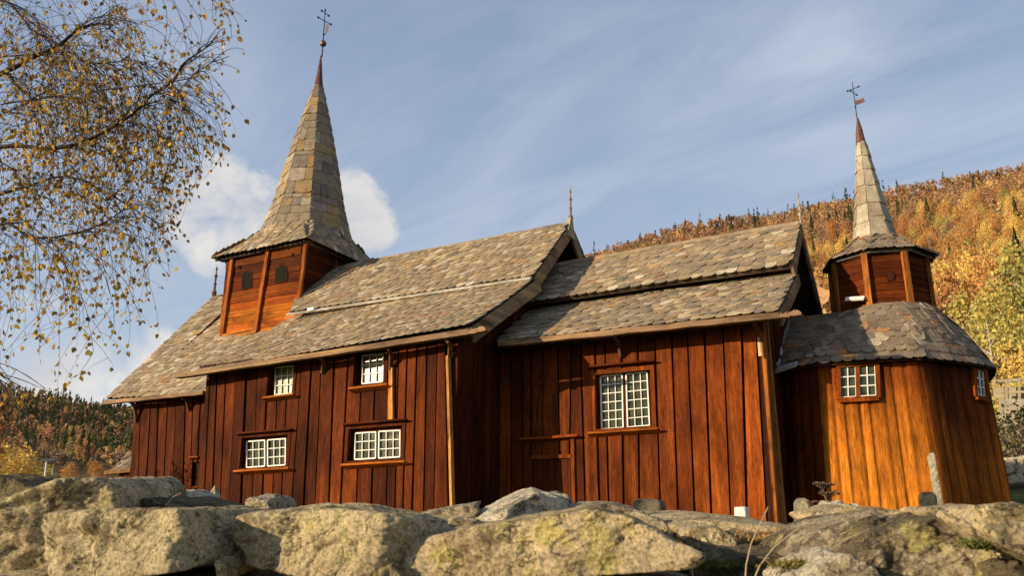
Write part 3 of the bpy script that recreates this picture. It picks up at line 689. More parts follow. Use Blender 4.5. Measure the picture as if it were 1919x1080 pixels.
# finials
def finial(base, h, r, c=(.13,.09,.06), lean=0):
    s=MB(); prof=[(.55,0),(.75,.03),(1.0,.10),(.95,.15),(.45,.20),(.5,.28),(.42,.33),(.62,.37),(.58,.41),(.30,.44),(.42,.52),(.36,.58),(.75,.63),(.5,.66),(.24,.74),(.2,.80),(.5,.85),(.3,.89),(.12,.94),(.03,1.0)]
    s.lathe(base,[(a*r,b*h) for a,b in prof],10,c)
    return cbuild(s,'roof_finial',MWG,CH)
b=at(401,556,y=17.28); t_=at(403,497,y=17.28); finial(b,t_.z-b.z,.075)
b=at(1073,420,y=17.28); t_=at(1075,347,y=17.28); b=V((-8.0,17.28,7.42)); finial(b,t_.z-b.z-.02,.055,(.2,.15,.1))
b=V((XC+.03,17.30,6.35)); finial(b,.82,.04,(.42,.36,.28))

# ---------------------------------------------------------------- apse
K=1.045
PX,PY,PR,PROT=-2.07*K,17.35*K,2.19*K,9
def av(a,r,z): return V((PX+r*math.cos(R(a+PROT)),PY+r*math.sin(R(a+PROT)),z))
VA=[-157.5,-112.5,-67.5,-22.5,22.5,67.5]; 
ZA=3.18*K
wb=MB()
RT,RB=2.06*K,2.19*K
def apse_face(mb, A0,A1,B0,B1, n, holes=(), tones=None, z0=GZ):
    """A bottom line, B top line; n rounded upright logs; holes in (u0,u1,v0,v1)"""
    nn=(A1-A0).cross(B0-A0).normalized()
    us=[0]
    for i in range(n): us.append(us[-1]+random.uniform(.75,1.3))
    us=[u/us[-1] for u in us]
    vs=sorted(set([0,.12,.24,.36,.48,.6,.72,.84,1.0]+[x for h in holes for x in h[2:4]]))
    for i in range(n):
        ub0,ub1=us[i],us[i+1]; sl=0
        k=random.uniform(.74,1.2); r=.024*random.uniform(.6,1.3)
        for v0,v1 in zip(vs[:-1],vs[1:]):
            vm=(v0+v1)/2; spans=[(ub0,ub1)]
            for h in holes:
                if h[2]<vm<h[3]:
                    ns=[]
                    for s0_,s1_ in spans:
                        if h[1]<=s0_ or h[0]>=s1_: ns.append((s0_,s1_)); continue
                        if h[0]>s0_+.005: ns.append((s0_,h[0]))
                        if h[1]<s1_-.005: ns.append((h[1],s1_))
                    spans=ns
            for s0_,s1_ in spans:
                pts=[];cc=[]
                for v in (v0,v1):
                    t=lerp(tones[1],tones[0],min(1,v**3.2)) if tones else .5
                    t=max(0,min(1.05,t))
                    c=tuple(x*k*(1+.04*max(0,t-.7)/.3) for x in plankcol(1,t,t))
                    for j in range(6):
                        u=lerp(s0_,s1_,j/5); w_=(u-ub0)/(ub1-ub0); bulg=r*(4*w_*(1-w_))**.5
                        a=A0.lerp(A1,u); b=B0.lerp(B1,u); pts.append(a.lerp(b,v)+nn*(.005+bulg)); cc.append(c if 0<w_<1 else tuple(x*.6 for x in c))
                mb.add(pts,[(j,j+1,7+j,6+j) for j in range(5)],cc)
    mb.add([A0,A1,B1,B0],[(0,1,2,3)],BLK)
zt=ZA+.02
def fc(i): return av(VA[i],RB,GZ),av(VA[i+1],RB,GZ),av(VA[i],RT,zt),av(VA[i+1],RT,zt)
# face 0 (to the chancel), face 1 south, face 2 south-east, 3 east ...
A0,A1,B0,B1=fc(1); nS=(A1-A0).cross(B0-A0).normalized()
def uvof(px,py,A0,A1,B0,B1,off=0):
    nn=(A1-A0).cross(B0-A0).normalized(); p=atp(px,py,A0+nn*off,nn)
    v=(p.z-GZ)/(zt-GZ); l=A0.lerp(B0,v); r=A1.lerp(B1,v); return (p-l).dot((r-l).normalized())/(r-l).length, v, p
def hole(q,F_): 
    a=[uvof(x,y,*F_) for x,y in q]; return (min(t[0] for t in a),max(t[0] for t in a),min(t[1] for t in a),max(t[1] for t in a))
q6=[(1571,688),(1647,682),(1647,750),(1572,755)]; q7=[(1822,690),(1848,695),(1852,750),(1826,744)]
F1=fc(1); F2=fc(2); h6=hole([(1575,692),(1643,686),(1643,744),(1576,748)],F1); h7=hole([(1827,694),(1842,697),(1846,744),(1832,741)],F2)
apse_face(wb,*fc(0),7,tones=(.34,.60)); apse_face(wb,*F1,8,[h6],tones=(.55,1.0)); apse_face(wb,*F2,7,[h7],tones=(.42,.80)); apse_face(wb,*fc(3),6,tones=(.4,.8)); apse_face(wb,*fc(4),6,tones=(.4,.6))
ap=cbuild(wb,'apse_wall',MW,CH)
def window_q(label, Fc, sashes, cols, rows, frame, rec=.02):
    A0,A1,B0,B1=Fc; nn=(A1-A0).cross(B0-A0).normalized(); PT=A0+nn*.06
    s=MB(); f=[atp(x,y,PT,nn) for x,y in frame]
    for i in range(4): s.bar(f[i],f[(i+1)%4],.07,.07+.002*(i%2),nn,jit(MID,.1))
    s.bar(f[3]+V((0,0,-.03)),f[2]+V((0,0,-.03)),.05,.12,nn,MID)
    Q=[[atp(x,y,A0+nn*.045,nn) for x,y in q] for q in sashes]
    if len(Q)>1: s.bar((Q[0][1]+Q[1][0])/2,(Q[0][2]+Q[1][3])/2,.06,.06,nn,MID)
    cnt=sum(f,V())/4; s.add([p+(cnt-p)*.05-nn*.10 for p in f],[(0,1,2,3)],BLK)
    win=cbuild(s,'window',MW,CH); win['label']=label
    for tl,tr,br,bl in Q:
        s=MB(); W=(.8,.78,.7)
        for a,b in ((tl,tr),(bl,br)): s.bar(a,b,.024,.03,nn,W)
        for a,b in ((tl,bl),(tr,br)): s.bar(a+nn*.002,b+nn*.002,.024,.03,nn,W)
        for i in range(1,cols): s.bar(tl.lerp(tr,i/cols)+nn*.001,bl.lerp(br,i/cols)+nn*.001,.02,.024,nn,W)
        for i in range(1,rows): s.bar(tl.lerp(bl,i/rows),tr.lerp(br,i/rows),.02,.026,nn,W)
        sub(s,'sash',MWHITE,win); g=MB(); g.add([p-nn*.012 for p in (bl,br,tr,tl)],[(0,1,2,3)]); sub(g,'glass_pane',MG,win)
window_q('two-sash window under the apse eave',F1,[[(1574,689),(1603.5,686.5),(1605,744),(1575.5,746)],[(1609.5,686),(1640,684),(1642.5,741.5),(1611.5,743.5)]],2,3,[(1571,686),(1644,681),(1647,746),(1573,750)])
window_q('narrow window on the far right face of the apse',F2,[[(1827,692),(1842,696.5),(1846,744.5),(1832,740)]],2,3,[(1824,688),(1846,694),(1850,750),(1828,744)])
# apse roof
TB=[R for R in ()]
tx,ty,trot=-1.60*K,17.28*K,15
def tv(a,r,z): return V((tx+r*math.cos(R(a+trot)),ty+r*math.sin(R(a+trot)),z))
def pr_(a,r):                              # between an octagon and a circle: the slates run softly round the corners
    q=((a+112.5)%45)-22.5; return r*(.62*math.cos(R(22.5))/math.cos(R(q))+.38)
AN=[-112.5+15*i for i in range(13)]
BE=[V((-3.40,16.20,ZA-.02)),V((-3.1,16.06,ZA-.01))]+[av(a,pr_(a,PR),ZA) for a in AN]
TT=[V((-3.40,17.9,4.70)),tv(-150,.90*K,4.36*K)]+[tv(a,.90*K,4.36*K) for a in AN]
s=MB(); slates(s,BE,TT,e=.132,w=.185,th=.016,bulge=.05,pal=PALD,over=.07,length=2.0)
deck(s,BE,TT,.05)
arf=cbuild(s,'apse_roof',MS,CH)
s=MB()                       # eave boarding below the slates
for i in range(1,14):
    a,b=BE[i],BE[i+1]; s.bar(a+V((0,.08,-.05)),b+V((0,.08,-.05)),.12,.05,(0,0,1),(.05,.022,.012))
s.add([p+V((0,0,-.03)) for p in BE[1:]]+[V((PX,PY,ZA-.03))],[(i,i+1,14) for i in range(13)],(.05,.025,.015)); sub(s,'eave_boards',MW,arf)
s=MB()                       # crumpled lead along the gable
prev=None
for i in range(13):
    t=i/12; p=BE[0].lerp(TT[0],t)+V((.02,0,.05+.05*math.sin(math.pi*t))); 
    if prev is not None:
        j=random.uniform(-.02,.02); s.bar(prev,p+V((j,0,j)),.11+random.uniform(0,.05),.05,(1,0,.4),jit((.24,.23,.22),.3) if i>3 else (.5,.52,.54))
    prev=p
s.bar(BE[0]+V((-.02,-.10,-.04)),BE[1]+V((.1,-.06,.03)),.14,.06,(0,-.5,.8),(.5,.52,.54))
sub(s,'lead_flashing',flat('lead_sheet',(1,1,1),.5) if False else MS,arf)
# turret
s=MB(); lo=[tv(a,.86*K,4.15*K) for a in (-157.5,-112.5,-67.5,-22.5,22.5,67.5,112.5,157.5)]; 
z=4.15*K
while z<5.42*K:
    h=random.uniform(.13,.2); z1=min(5.44*K,z+h); t=random.uniform(0,.012); u=(z-4.2*K)/1.1
    c=jit(plankcol(1,lerp(.62,.42,u),0),.16)
    a=[tv(x,.86+t,z+.003) for x in range(-157,203,45)]; a=[tv(-157.5+45*k,.90+t,z+.003) for k in range(8)]; b=[tv(-157.5+45*k,.89+t,z1-.003) for k in range(8)]
    s.add(a+b,[(k,(k+1)%8,8+(k+1)%8,8+k) for k in range(8)]+[tuple(range(8,16)),tuple(range(7,-1,-1))],c); z=z1
tur=cbuild(s,'turret_wall',MWH,CH)
for k in range(8):
    s=MB(); a=-157.5+45*k; s.bar(tv(a,.94,4.18*K),tv(a,.925,5.44*K),.11,.06,tuple(tv(a,1,0)-tv(a,0,0)),jit((.32,.11,.022),.12)); sub(s,'turret_post',MW,tur)
s=MB(); nn=(tv(-90,1,0)-tv(-90,0,0)).normalized(); PP=tv(-90,.90*math.cos(R(22.5))+.02,0)
arc=[(1662,527),(1676,525),(1676.5,514)]+[(1669.5+6.5*math.cos(R(a)),513.5-7*math.sin(R(a))) for a in (30,60,90,120,150)]+[(1662.5,515)]
q=[atp(x,y,PP+nn*.004,nn) for x,y in arc]; s.add(q,[tuple(range(len(q)))],(.05,.015,.008)); sub(s,'arched_hatch',MW,tur)
# turret eave + spire
ex=-1.57*K
def ev(a,r,z): return V((ex+r*math.cos(R(a+20)),17.28*K+r*math.sin(R(a+20)),z))
R1=.40*K; zb1=5.86*K
EB=[ev(-157.5+45*k,1.0*K,5.40*K) for k in range(9)]; ET=[V((-1.585*K+R1*math.cos(R(-157.5+45*k+20)),17.28*K+R1*math.sin(R(-157.5+45*k+20)),zb1)) for k in range(9)]
s=MB(); slates(s,EB,ET,e=.12,w=.17,th=.016,pal=PALD+[(.32,.27,.20)]*6,over=.05,sag=.02); deck(s,EB,ET,.03,drop=.04)
s.add([p+V((0,0,-.035)) for p in EB[:8]],[tuple(range(8))],(.04,.02,.012))
tr_=cbuild(s,'turret_roof',MS,CH)
s=MB(); pts=[EB[k].lerp(V((ex,17.28*K,5.3*K)),.07)+V((0,0,-.05)) for k in (0,1,2,3)]
s.tube(pts,.014,6,(1,1,1)); sub(s,'light_rail',flat('rail_metal',(.35,.34,.33),.4,.5),tr_)
PSA=[(.46,.40,.29)]*5+[(.40,.33,.23)]*3+[(.52,.46,.34)]*3+[(.34,.28,.20)]*2
s=spire(-1.585*K,17.28*K,[(R1,zb1-.04),(.28*K,6.55*K),(.17*K,7.3*K),(.082*K,7.95*K)],20-22.5,.34,lean=(-.035,0),pal=PSA)
ts=cbuild(s,'turret_spire',MS,CH)
s=MB()
for (r0,z0),(r1,z1) in zip([(.10,7.92*K),(.07,8.2*K)],[(.07,8.2*K),(.015,8.5*K)]):
    a=ring(-1.625*K,17.28*K,r0,-2.5,z0); b=ring(-1.63*K,17.28*K,r1,-2.5,z1); s.add(a+b,[(k,(k+1)%8,8+(k+1)%8,8+k) for k in range(8)])
sub(s,'copper_tip',MCOPPER,ts)
T0=at(1607,226,y=17.28*K); T1=at(1597.5,153,y=17.28*K)
s=MB(); s.tube([T0,T1],[.012,.008],6); P=T0.lerp(T1,.35); s.lathe(P,[(.005,-.02),(.02,-.01),(.02,.01),(.005,.02)],8)
vn=cbuild(s,'weather_vane',MIRON,CH)
s=MB()
for p,q in (((1588.5,170.5),(1609,162)),((1594.5,170),(1606,177.5))):
    zz=at((p[0]+q[0])/2,(p[1]+q[1])/2,y=17.28*K).z; A=at(*p,z=zz); B_=at(*q,z=zz); m=(A+B_)/2
    f=(zz-T0.z)/(T1.z-T0.z); c_=T0.lerp(T1,f)-m; s.tube([A+c_,B_+c_],.008,6)
    for E_ in (A,B_): s.lathe(E_+c_,[(.004,-.02),(.02,-.01),(.024,0),(.02,.01),(.004,.02)],8)
sub(s,'iron_cross',MIRON,vn)
s=MB(); pts=[(1603,188),(1606,187),(1613,186),(1619.5,182.5),(1619,187),(1622,190),(1604.5,196.5)]; Pf=[at(x,y,y=17.28*K) for x,y in pts]; m_=len(Pf)
s.add([p+V((0,-.004,0)) for p in Pf]+[p+V((0,.004,0)) for p in Pf],[tuple(range(m_)),tuple(range(2*m_-1,m_-1,-1))]+[(i,(i+1)%m_,m_+(i+1)%m_,m_+i) for i in range(m_)],(1.7,1.3,1.2)); sub(s,'flag',MCOPPER,vn)
s=MB(); nn2=(ev(-112.5,1,0)-ev(-112.5,0,0)).normalized()
P=at(1585,561,y=17.12); Q=at(1620,559,y=17.05); s.bar(P,Q,.10,.03,(0,-.6,.5),(.78,.77,.72)); cbuild(s,'white_board',MWHITE,CH)
s=MB(); s.tube([at(1489,548,x=CE+.1),at(1489,575,x=CE+.1),at(1491,598,x=CE+.1)],.006,5,(.3,.3,.32)); cbuild(s,'earth_wire',MIRON,CH)
# ================================================================ GROUND AND HILLS
def azel(px,py):
    d=ray(px,py); t=d.dot(FH); s_=d.dot(RH); return math.degrees(math.atan2(s_,t)), d.z/math.hypot(t,s_)
SKL=[(-40,.150)]+[azel(x,y) for x,y in [(0,742),(60,750),(120,755),(160,765),(250,773),(420,800)]]
SKR=[azel(x,y) for x,y in [(760,600),(1095,492),(1200,462),(1300,432),(1400,418),(1500,402),(1600,384),(1700,364),(1800,346),(1919,326)]]+[(45,.52),(70,.55)]
SK=sorted(SKL+SKR)
SKa=np.array([a for a,_ in SK]); SKe=np.array([e for _,e in SK])
zR_d=[0,14,20,26,40,60,130,300,480,700]; zR_f=[0,.15,.35,1.3,3.4,7.0,26]
zL_d=[0,14,30,60,150,300,900]; zL_f=[0,.15,.3,1.6,7,22]
def vn2(x,y,sc,seed=0):                    # smooth value noise, numpy
    x=x/sc+seed*17.3; y=y/sc-seed*9.1; xi=np.floor(x).astype(np.int64); yi=np.floor(y).astype(np.int64); xf=x-xi; yf=y-yi
    def h(a,b):
        n=(a*374761393+b*668265263+seed*974634777)&0x7fffffff; n=((n^(n>>13))*1274126177)&0x7fffffff; return (n%65536)/65535.
    u=xf*xf*(3-2*xf); v=yf*yf*(3-2*yf)
    return (h(xi,yi)*(1-u)+h(xi+1,yi)*u)*(1-v)+(h(xi,yi+1)*(1-u)+h(xi+1,yi+1)*u)*v
def ground(x,y):
    x=np.asarray(x,float); y=np.asarray(y,float)
    t=x*FH.x+y*FH.y; s_=x*RH.x+y*RH.y; d=np.hypot(x,y); a=np.degrees(np.arctan2(s_,t))
    e=np.interp(a,SKa,SKe,left=.12,right=.5)
    eR=np.maximum(e,.30)
    zr=np.interp(d,zR_d[:7],zR_f); mR=d>130
    fr=np.clip((d-130)/570,0,1); z2=26+(eR*700-26)*(fr**1.12); zr=np.where(mR,z2,zr); zr=np.where(d>700,eR*700-(d-700)*.06,zr)
    zl=np.interp(d,zL_d[:6],zL_f); fl=np.clip((d-300)/600,0,1); z3=22+(e*900-22)*fl**1.05; zl=np.where(d>300,z3,zl); zl=np.where(d>900,e*900-(d-900)*.08,zl)
    w_=np.clip((a+11)/16,0,1); w_=w_*w_*(3-2*w_); z=zl*(1-w_)+zr*w_
    back=np.clip((np.abs(a)-70)/40,0,1); z=z*(1-back)+back*np.where(d>30,(d-30)*.03,0)
    z=z+(vn2(x,y,60,1)-.5)*np.clip((d-90)/200,0,1)*7+(vn2(x,y,1.7,2)-.5)*.08
    near=np.clip((t-2.86)/.22,0,1); zn_=-1.45+near*1.2; zz=np.clip((t-3.1)/5,0,1); zn_=np.where(near>=1,-.25+zz*.35,zn_)
    k=np.clip((t-8)/5,0,1); z=np.where(t<13,zn_*(1-k)+z*k,z)
    return z
def make_ground():
    radii=[.3,.8,1.4,2,2.4,2.7,2.85,2.95,3.05,3.15,3.3,3.6,4,4.6,5.4,6.4,7.6,9,10.5,12,13.5,15,17,19,21,23,25,27.5,30,34,38,44,50,57,65,75,86,100,115,130,150]+[175+25*i for i in range(40)]+[1250,1400,1700,2200,3200]
    angs=np.radians(np.concatenate([np.arange(-180,-45,3),np.arange(-45,45,.75),np.arange(45,180,3)])); n=len(angs)
    rr,aa=np.meshgrid(radii,angs,indexing='ij')
    t=rr*np.cos(aa); s_=rr*np.sin(aa); x=t*FH.x+s_*RH.x; y=t*FH.y+s_*RH.y; z=ground(x,y)
    V_=np.stack([x,y,z],-1).reshape(-1,3); d=rr.reshape(-1)
    g=np.array([.085,.105,.028]); fl_=np.array([.17,.095,.04]); w_=np.clip((d-60)/60,0,1)[:,None]
    C=g*(1-w_)+fl_*w_
    F_=[]
    m=len(radii)
    i,j=np.meshgrid(np.arange(m-1),np.arange(n),indexing='ij'); j2=(j+1)%n
    F_=np.stack([i*n+j,(i+1)*n+j,(i+1)*n+j2,i*n+j2],-1).reshape(-1,4)
    V_=np.concatenate([V_,[[0,0,-1.45]]]); C=np.concatenate([C,[g]])
    o=npmesh('ground',V_,F_,C,MGR,smooth=True); return o
m_,nt_,b_,o_=newmat('ground_grass'); v_=coords(nt_); a_=noise_n(nt_,v_,.9,8,.65); b2=noise_n(nt_,v_,14,6,.7)
c_=mix(nt_,1,vcol(nt_),ramp(nt_,a_,[(.3,(.6,.6,.6)),(.5,(1,1,1)),(.7,(1.7,1.35,.9))]),'MULTIPLY'); c_=mix(nt_,1,c_,ramp(nt_,b2,[(.3,.5),(.7,1.4)]),'MULTIPLY')
nt_.links.new(c_,b_.inputs['Base Color']); b_.inputs['Roughness'].default_value=.95; b_.inputs['Specular IOR Level'].default_value=.1; bump(nt_,b_,b2,.8,.05)
MGR=m_
tag(make_ground(),kind='structure')

def leafmat(name, transl=.25, var=.3):
    m,nt,b,o=newmat(name); b.inputs['Roughness'].default_value=.75; b.inputs['Specular IOR Level'].default_value=.15
    v=coords(nt); a=noise_n(nt,v,1.3,3,.6); c=mix(nt,var,vcol(nt),ramp(nt,a,[(.35,.55),(.65,1.4)]),'MULTIPLY')
    nt.links.new(c,b.inputs['Base Color'])
    if transl:
        tr=N(nt,'ShaderNodeBsdfTranslucent'); nt.links.new(c,tr.inputs[0]); ms=N(nt,'ShaderNodeMixShader'); ms.inputs[0].default_value=transl
        nt.links.new(b.outputs[0],ms.inputs[1]); nt.links.new(tr.outputs[0],ms.inputs[2]); nt.links.new(ms.outputs[0],o.inputs[0])
    return m
MLF=leafmat('autumn_foliage'); MBK=flat('bark',(.16,.135,.11),.9,0,.1,.4,6); MBKW=flat('pale_birch_bark',(.42,.38,.32),.85,0,.15,.45,5)

def cards(P, size, rng_, updown=1.0, asp=.75):
    """quads of random orientation at points P (n,3)"""
    n=len(P); a=rng_.normal(size=(n,3)); a[:,2]*=updown; a/=np.linalg.norm(a,axis=1)[:,None]
    b=rng_.normal(size=(n,3)); b-=a*np.sum(a*b,1)[:,None]; b/=np.linalg.norm(b,axis=1)[:,None]
    sz=(size*rng_.uniform(.6,1.35,n))[:,None]; a=a*sz*.5; b=b*sz*.5*asp
    V_=np.stack([P-a*1.0,P+b*.9-a*.1,P+a,P-b*.9+a*.15],1).reshape(-1,3)
    F_=np.arange(4*n).reshape(-1,4); return V_,F_
def crown_points(n, h, w, kind, rng_):
    if kind=='spruce':
        u=rng_.uniform(0,1,n)**1.25; r=(1-u)*w*.5*(.35+.65*rng_.uniform(0,1,n)**.5)*(1+.25*np.sin(u*38)); th=rng_.uniform(0,2*np.pi,n)
        return np.stack([r*np.cos(th),r*np.sin(th),h*(.06+.94*u)-r*.25],1)
    # broadleaf: several overlapping lobes around a rising axis
    k=max(3,int(6+rng_.integers(0,4))); cz=rng_.uniform(.38,.86,k); ang=rng_.uniform(0,2*np.pi,k); off=(1-np.abs(cz-.55)*1.5)*w*.27
    cx=off*np.cos(ang); cy=off*np.sin(ang); lr=w*rng_.uniform(.15,.28,k)
    cz=np.append(cz,.93); cx=np.append(cx,0); cy=np.append(cy,0); lr=np.append(lr,w*.13); k+=1
    i=rng_.integers(0,k,n); d=rng_.normal(size=(n,3)); d/=np.linalg.norm(d,axis=1)[:,None]; rad=lr[i]*rng_.uniform(.15,1.12,n)**.6
    P=np.stack([cx[i],cy[i],cz[i]*h],1)+d*rad[:,None]*np.array([1,1,1.35]); return P
def pxof(P):                                # picture position (1919 wide) of points (n,3)
    P=np.asarray(P,float); d=P@np.array(CF); return 960+FPX*(P@np.array(CR))/d, 540-FPX*(P@np.array(CU))/d, d
SIL=np.array([(-100,930),(0,930),(200,885),(205,750),(223,740),(415,555),(420,480),(580,452),(690,490),(1068,418),(1100,490),(1508,430),(1530,560),(1550,510),(1600,460),(1640,455),(1680,455),(1755,485),(1760,575),(1865,690),(1885,940),(2100,940)],float)
# colours of the woods
def wood_col(x,y,a,d,kind,rng_,left):
    if kind=='spruce': c=np.array([.045,.070,.022]) if not left else np.array([.062,.090,.028])
    else:
        n1=float(vn2(np.array(x),np.array(y),38,5)); n2=float(vn2(np.array(x),np.array(y),90,6)); r=rng_.random()
        rust=np.array([.34,.17,.07]); gold=np.array([.46,.245,.06]); yel=np.array([.60,.40,.065]); bare=np.array([.27,.185,.12]); grn=np.array([.27,.25,.06]); org=np.array([.42,.205,.06])
        if left:
            pal=[(bare,.26),(gold,.26),(org,.22),(rust,.12),(grn,.14),(yel,.06)]
        else:
            f=min(1,max(0,(d-110)/480)) + (n2-.5)*.5
            pal=[(rust,.05+.48*max(0,f)),(org,.18+.14*f),(gold,.44*max(.28,1-f)),(yel,.20*max(.12,1-f)+.1*(n1>.62)),(bare,.10+.12*f),(grn,.05+.25*max(0,.35-f))]
        tot=sum(p for _,p in pal); r=(.35*rng_.random()+.65*n1)*tot if rng_.random()<.6 else rng_.random()*tot
        for c,p in pal:
            r-=p
            if r<=0: break
    c=c*1.30; c=c*.58+c.mean()*.42*np.array([1.30,1.0,.70])
    return c*rng_.uniform(.78,1.22)*(1+rng_.normal(0,.05,3))
rg=np.random.default_rng(5)
trees=[]
def scatter(a0,a1,d0,d1,cell,left,dens=1.0):
    area=math.radians(a1-a0)*.5*(d1*d1-d0*d0); n=int(area/(cell*cell)*dens)
    a=rg.uniform(a0,a1,n); d=np.sqrt(rg.uniform(d0*d0,d1*d1,n)); t=d*np.cos(np.radians(a)); s_=d*np.sin(np.radians(a)); x=t*FH.x+s_*RH.x; y=t*FH.y+s_*RH.y; z=ground(x,y)
    sp=vn2(x,y,45,9); 
    for i in range(n):
        if left: pk=.10+.42*(sp[i]>.5)+ (.12 if d[i]>700 else 0)
        else: pk=.015+.09*(sp[i]>.75)+(.03 if d[i]>640 else 0)
        k='spruce' if rg.random()<pk else 'leaf'
        h=rg.uniform(6,13) if k=='leaf' else rg.uniform(8,19)
        if left: h=h*.62 if k=='leaf' else h*.58+1
        if d[i]>560 and not left: h*=.72 if k=='leaf' else .9
        if d[i]<90: h*=.75
        wd=h*(rg.uniform(.5,.75) if k=='leaf' else rg.uniform(.28,.38))
        trees.append((x[i],y[i],z[i],h,wd,k,a[i],d[i],left))
scatter(2,38,95,720,6.2,False)
scatter(-38,-15,290,920,6.8,True)
scatter(-15,2,500,900,16,False)
def special(px,py_base,d,h,wd,k,c):          # trees one can tell apart, standing on the slope at the sight line's azimuth
    r_=ray(px,540); a=math.atan2(r_.dot(RH),r_.dot(FH)); x=(FH*math.cos(a)+RH*math.sin(a))*d; z=float(ground(x.x,x.y)); return (x.x,x.y,z,h,wd,k,math.degrees(a),d,False,c)
SPEC=[(1800,0,88,8.5,7.5,'leaf',(.34,.32,.045)),(1838,0,80,8.2,7.,'leaf',(.42,.38,.05)),(1868,0,62,5.2,3.6,'leaf',(.62,.52,.06)),(1775,0,96,7,6,'leaf',(.30,.30,.05)),(1905,0,98,12.5,9.5,'leaf',(.40,.33,.05)),(1940,0,92,12,9,'leaf',(.33,.28,.05)),(1912,0,66,6,4.5,'leaf',(.20,.22,.05)),(1700,0,150,11,9,'leaf',(.60,.38,.05)),(1815,0,168,13,10,'leaf',(.62,.40,.05)),(1860,0,190,13,11,'leaf',(.60,.36,.05)),(1930,0,150,12,8,'leaf',(.55,.36,.06)),(1890,0,52,3.2,4,'leaf',(.58,.47,.06)),(1925,0,50,3.4,5,'leaf',(.50,.42,.06)),
 (60,0,98,5.6,9,'leaf',(.62,.42,.055)),(100,0,105,5.4,8,'leaf',(.62,.42,.055)),(30,0,130,6,8,'leaf',(.40,.34,.05)),(140,0,118,4.2,7,'leaf',(.42,.36,.05)),(185,0,190,5,6,'leaf',(.42,.25,.06)),(225,0,210,5.5,6,'leaf',(.45,.27,.06)),(-10,0,70,8,6,'leaf',(.42,.13,.03)),(1720,0,170,10,3.4,'spruce',(.04,.07,.02)),(1790,0,240,15,5,'spruce',(.04,.065,.02)),(1745,0,260,13,5,'spruce',(.04,.065,.02))]
spec=[special(*q) for q in SPEC]
P=np.array([(t[0],t[1],t[2]+t[3]*.95) for t in trees]); px_,py_,dd=pxof(P); P2=np.array([(t[0],t[1],t[2]+t[3]*.0) for t in trees]); _,pyb,_=pxof(P2)
sil=np.interp(px_,SIL[:,0],SIL[:,1]); size=pyb-py_
vis=(px_>-30)&(px_<1950)&(py_<sil)&(dd>0)
order=[i for i in np.argsort(-size) if vis[i]]
NIND=300-len(spec); ind=set(order[:NIND])
# crown prototypes: unit height and width
protos={}
def proto(kind,idx,col_):
    rp=np.random.default_rng(100+idx*7+(kind=='spruce')*50)
    n=1500 if kind=='leaf' else 800
    Pc=crown_points(n,1.0,1.0,kind,rp); V_,F_=cards(Pc,.045 if kind=='leaf' else .07,rp,1.0,.8)
    if kind=='spruce': V_[:,:2]*=1.0
    C=np.repeat(np.array(col_)[None]*rp.uniform(.82,1.18,(n,1))*(1+rp.normal(0,.05,(n,3))),4,axis=0)
    me=bpy.data.meshes.new('crown'); 
    me.vertices.add(len(V_)); me.vertices.foreach_set('co',V_.astype(np.float32).ravel()); me.loops.add(F_.size); me.loops.foreach_set('vertex_index',F_.astype(np.int32).ravel()); me.polygons.add(len(F_)); me.polygons.foreach_set('loop_start',np.arange(0,F_.size,4,dtype=np.int32)); me.polygons.foreach_set('loop_total',np.full(len(F_),4,dtype=np.int32)); me.update(calc_edges=True)
    C=C*1.32; C=C*.72+C.mean(1)[:,None]*.28*np.array([1.25,1.0,.7]); ca=me.color_attributes.new('Col','FLOAT_COLOR','POINT'); A=np.ones((len(V_),4),dtype=np.float32); A[:,:3]=C; ca.data.foreach_set('color',A.ravel()); me.materials.append(MLF)
    return me
def trunkmesh(kind):
    s=MB(); s.tube([(0,0,-.04),(.005,0,.3),(-.01,.01,.6),(0,0,.92)],[.022,.016,.010,.002],6,(1,1,1))
    if kind=='leaf':
        for k in range(7):
            a=k*2.4; z=.3+.07*k; s.tube([(0,0,z),(.14*math.cos(a),.14*math.sin(a),z+.10),(.24*math.cos(a),.24*math.sin(a),z+.2)],[.008,.005,.001],4,(1,1,1))
    me=bpy.data.meshes.new('trunk'); me.from_pydata(s.v,[],s.f); me.materials.append(MBKW if kind=='leaf' else MBK); return me
TM={'leaf':trunkmesh('leaf'),'spruce':trunkmesh('spruce')}
CBIN={}
def crown_for(kind,c,rv):
    if kind=='spruce': key=('spruce',rv%3,0)
    else:
        names=[(.26,.105,.035),(.50,.245,.045),(.62,.42,.055),(.23,.15,.095),(.24,.25,.045),(.42,.165,.035),(.42,.36,.05)]
        k=int(np.argmin([np.sum((np.array(q)-np.array(c))**2) for q in names])); key=('leaf',rv%2,k)
    if key not in CBIN: CBIN[key]=proto(kind,rv%3+10*key[2],(.042,.068,.02) if kind=='spruce' else names[key[2]])
    return CBIN[key],key
LAB={0:('rust brown autumn birch','rust brown birches on the wooded slope'),1:('orange gold autumn birch','orange gold birches on the wooded slope'),2:('bright yellow autumn tree','bright yellow trees on the wooded slope'),3:('almost bare grey brown tree','almost bare trees on the wooded slope'),4:('yellow green leafy tree','yellow green trees on the wooded slope'),5:('reddish orange autumn tree','reddish orange trees on the wooded slope'),6:('olive gold leafy tree','olive gold trees on the wooded slope')}
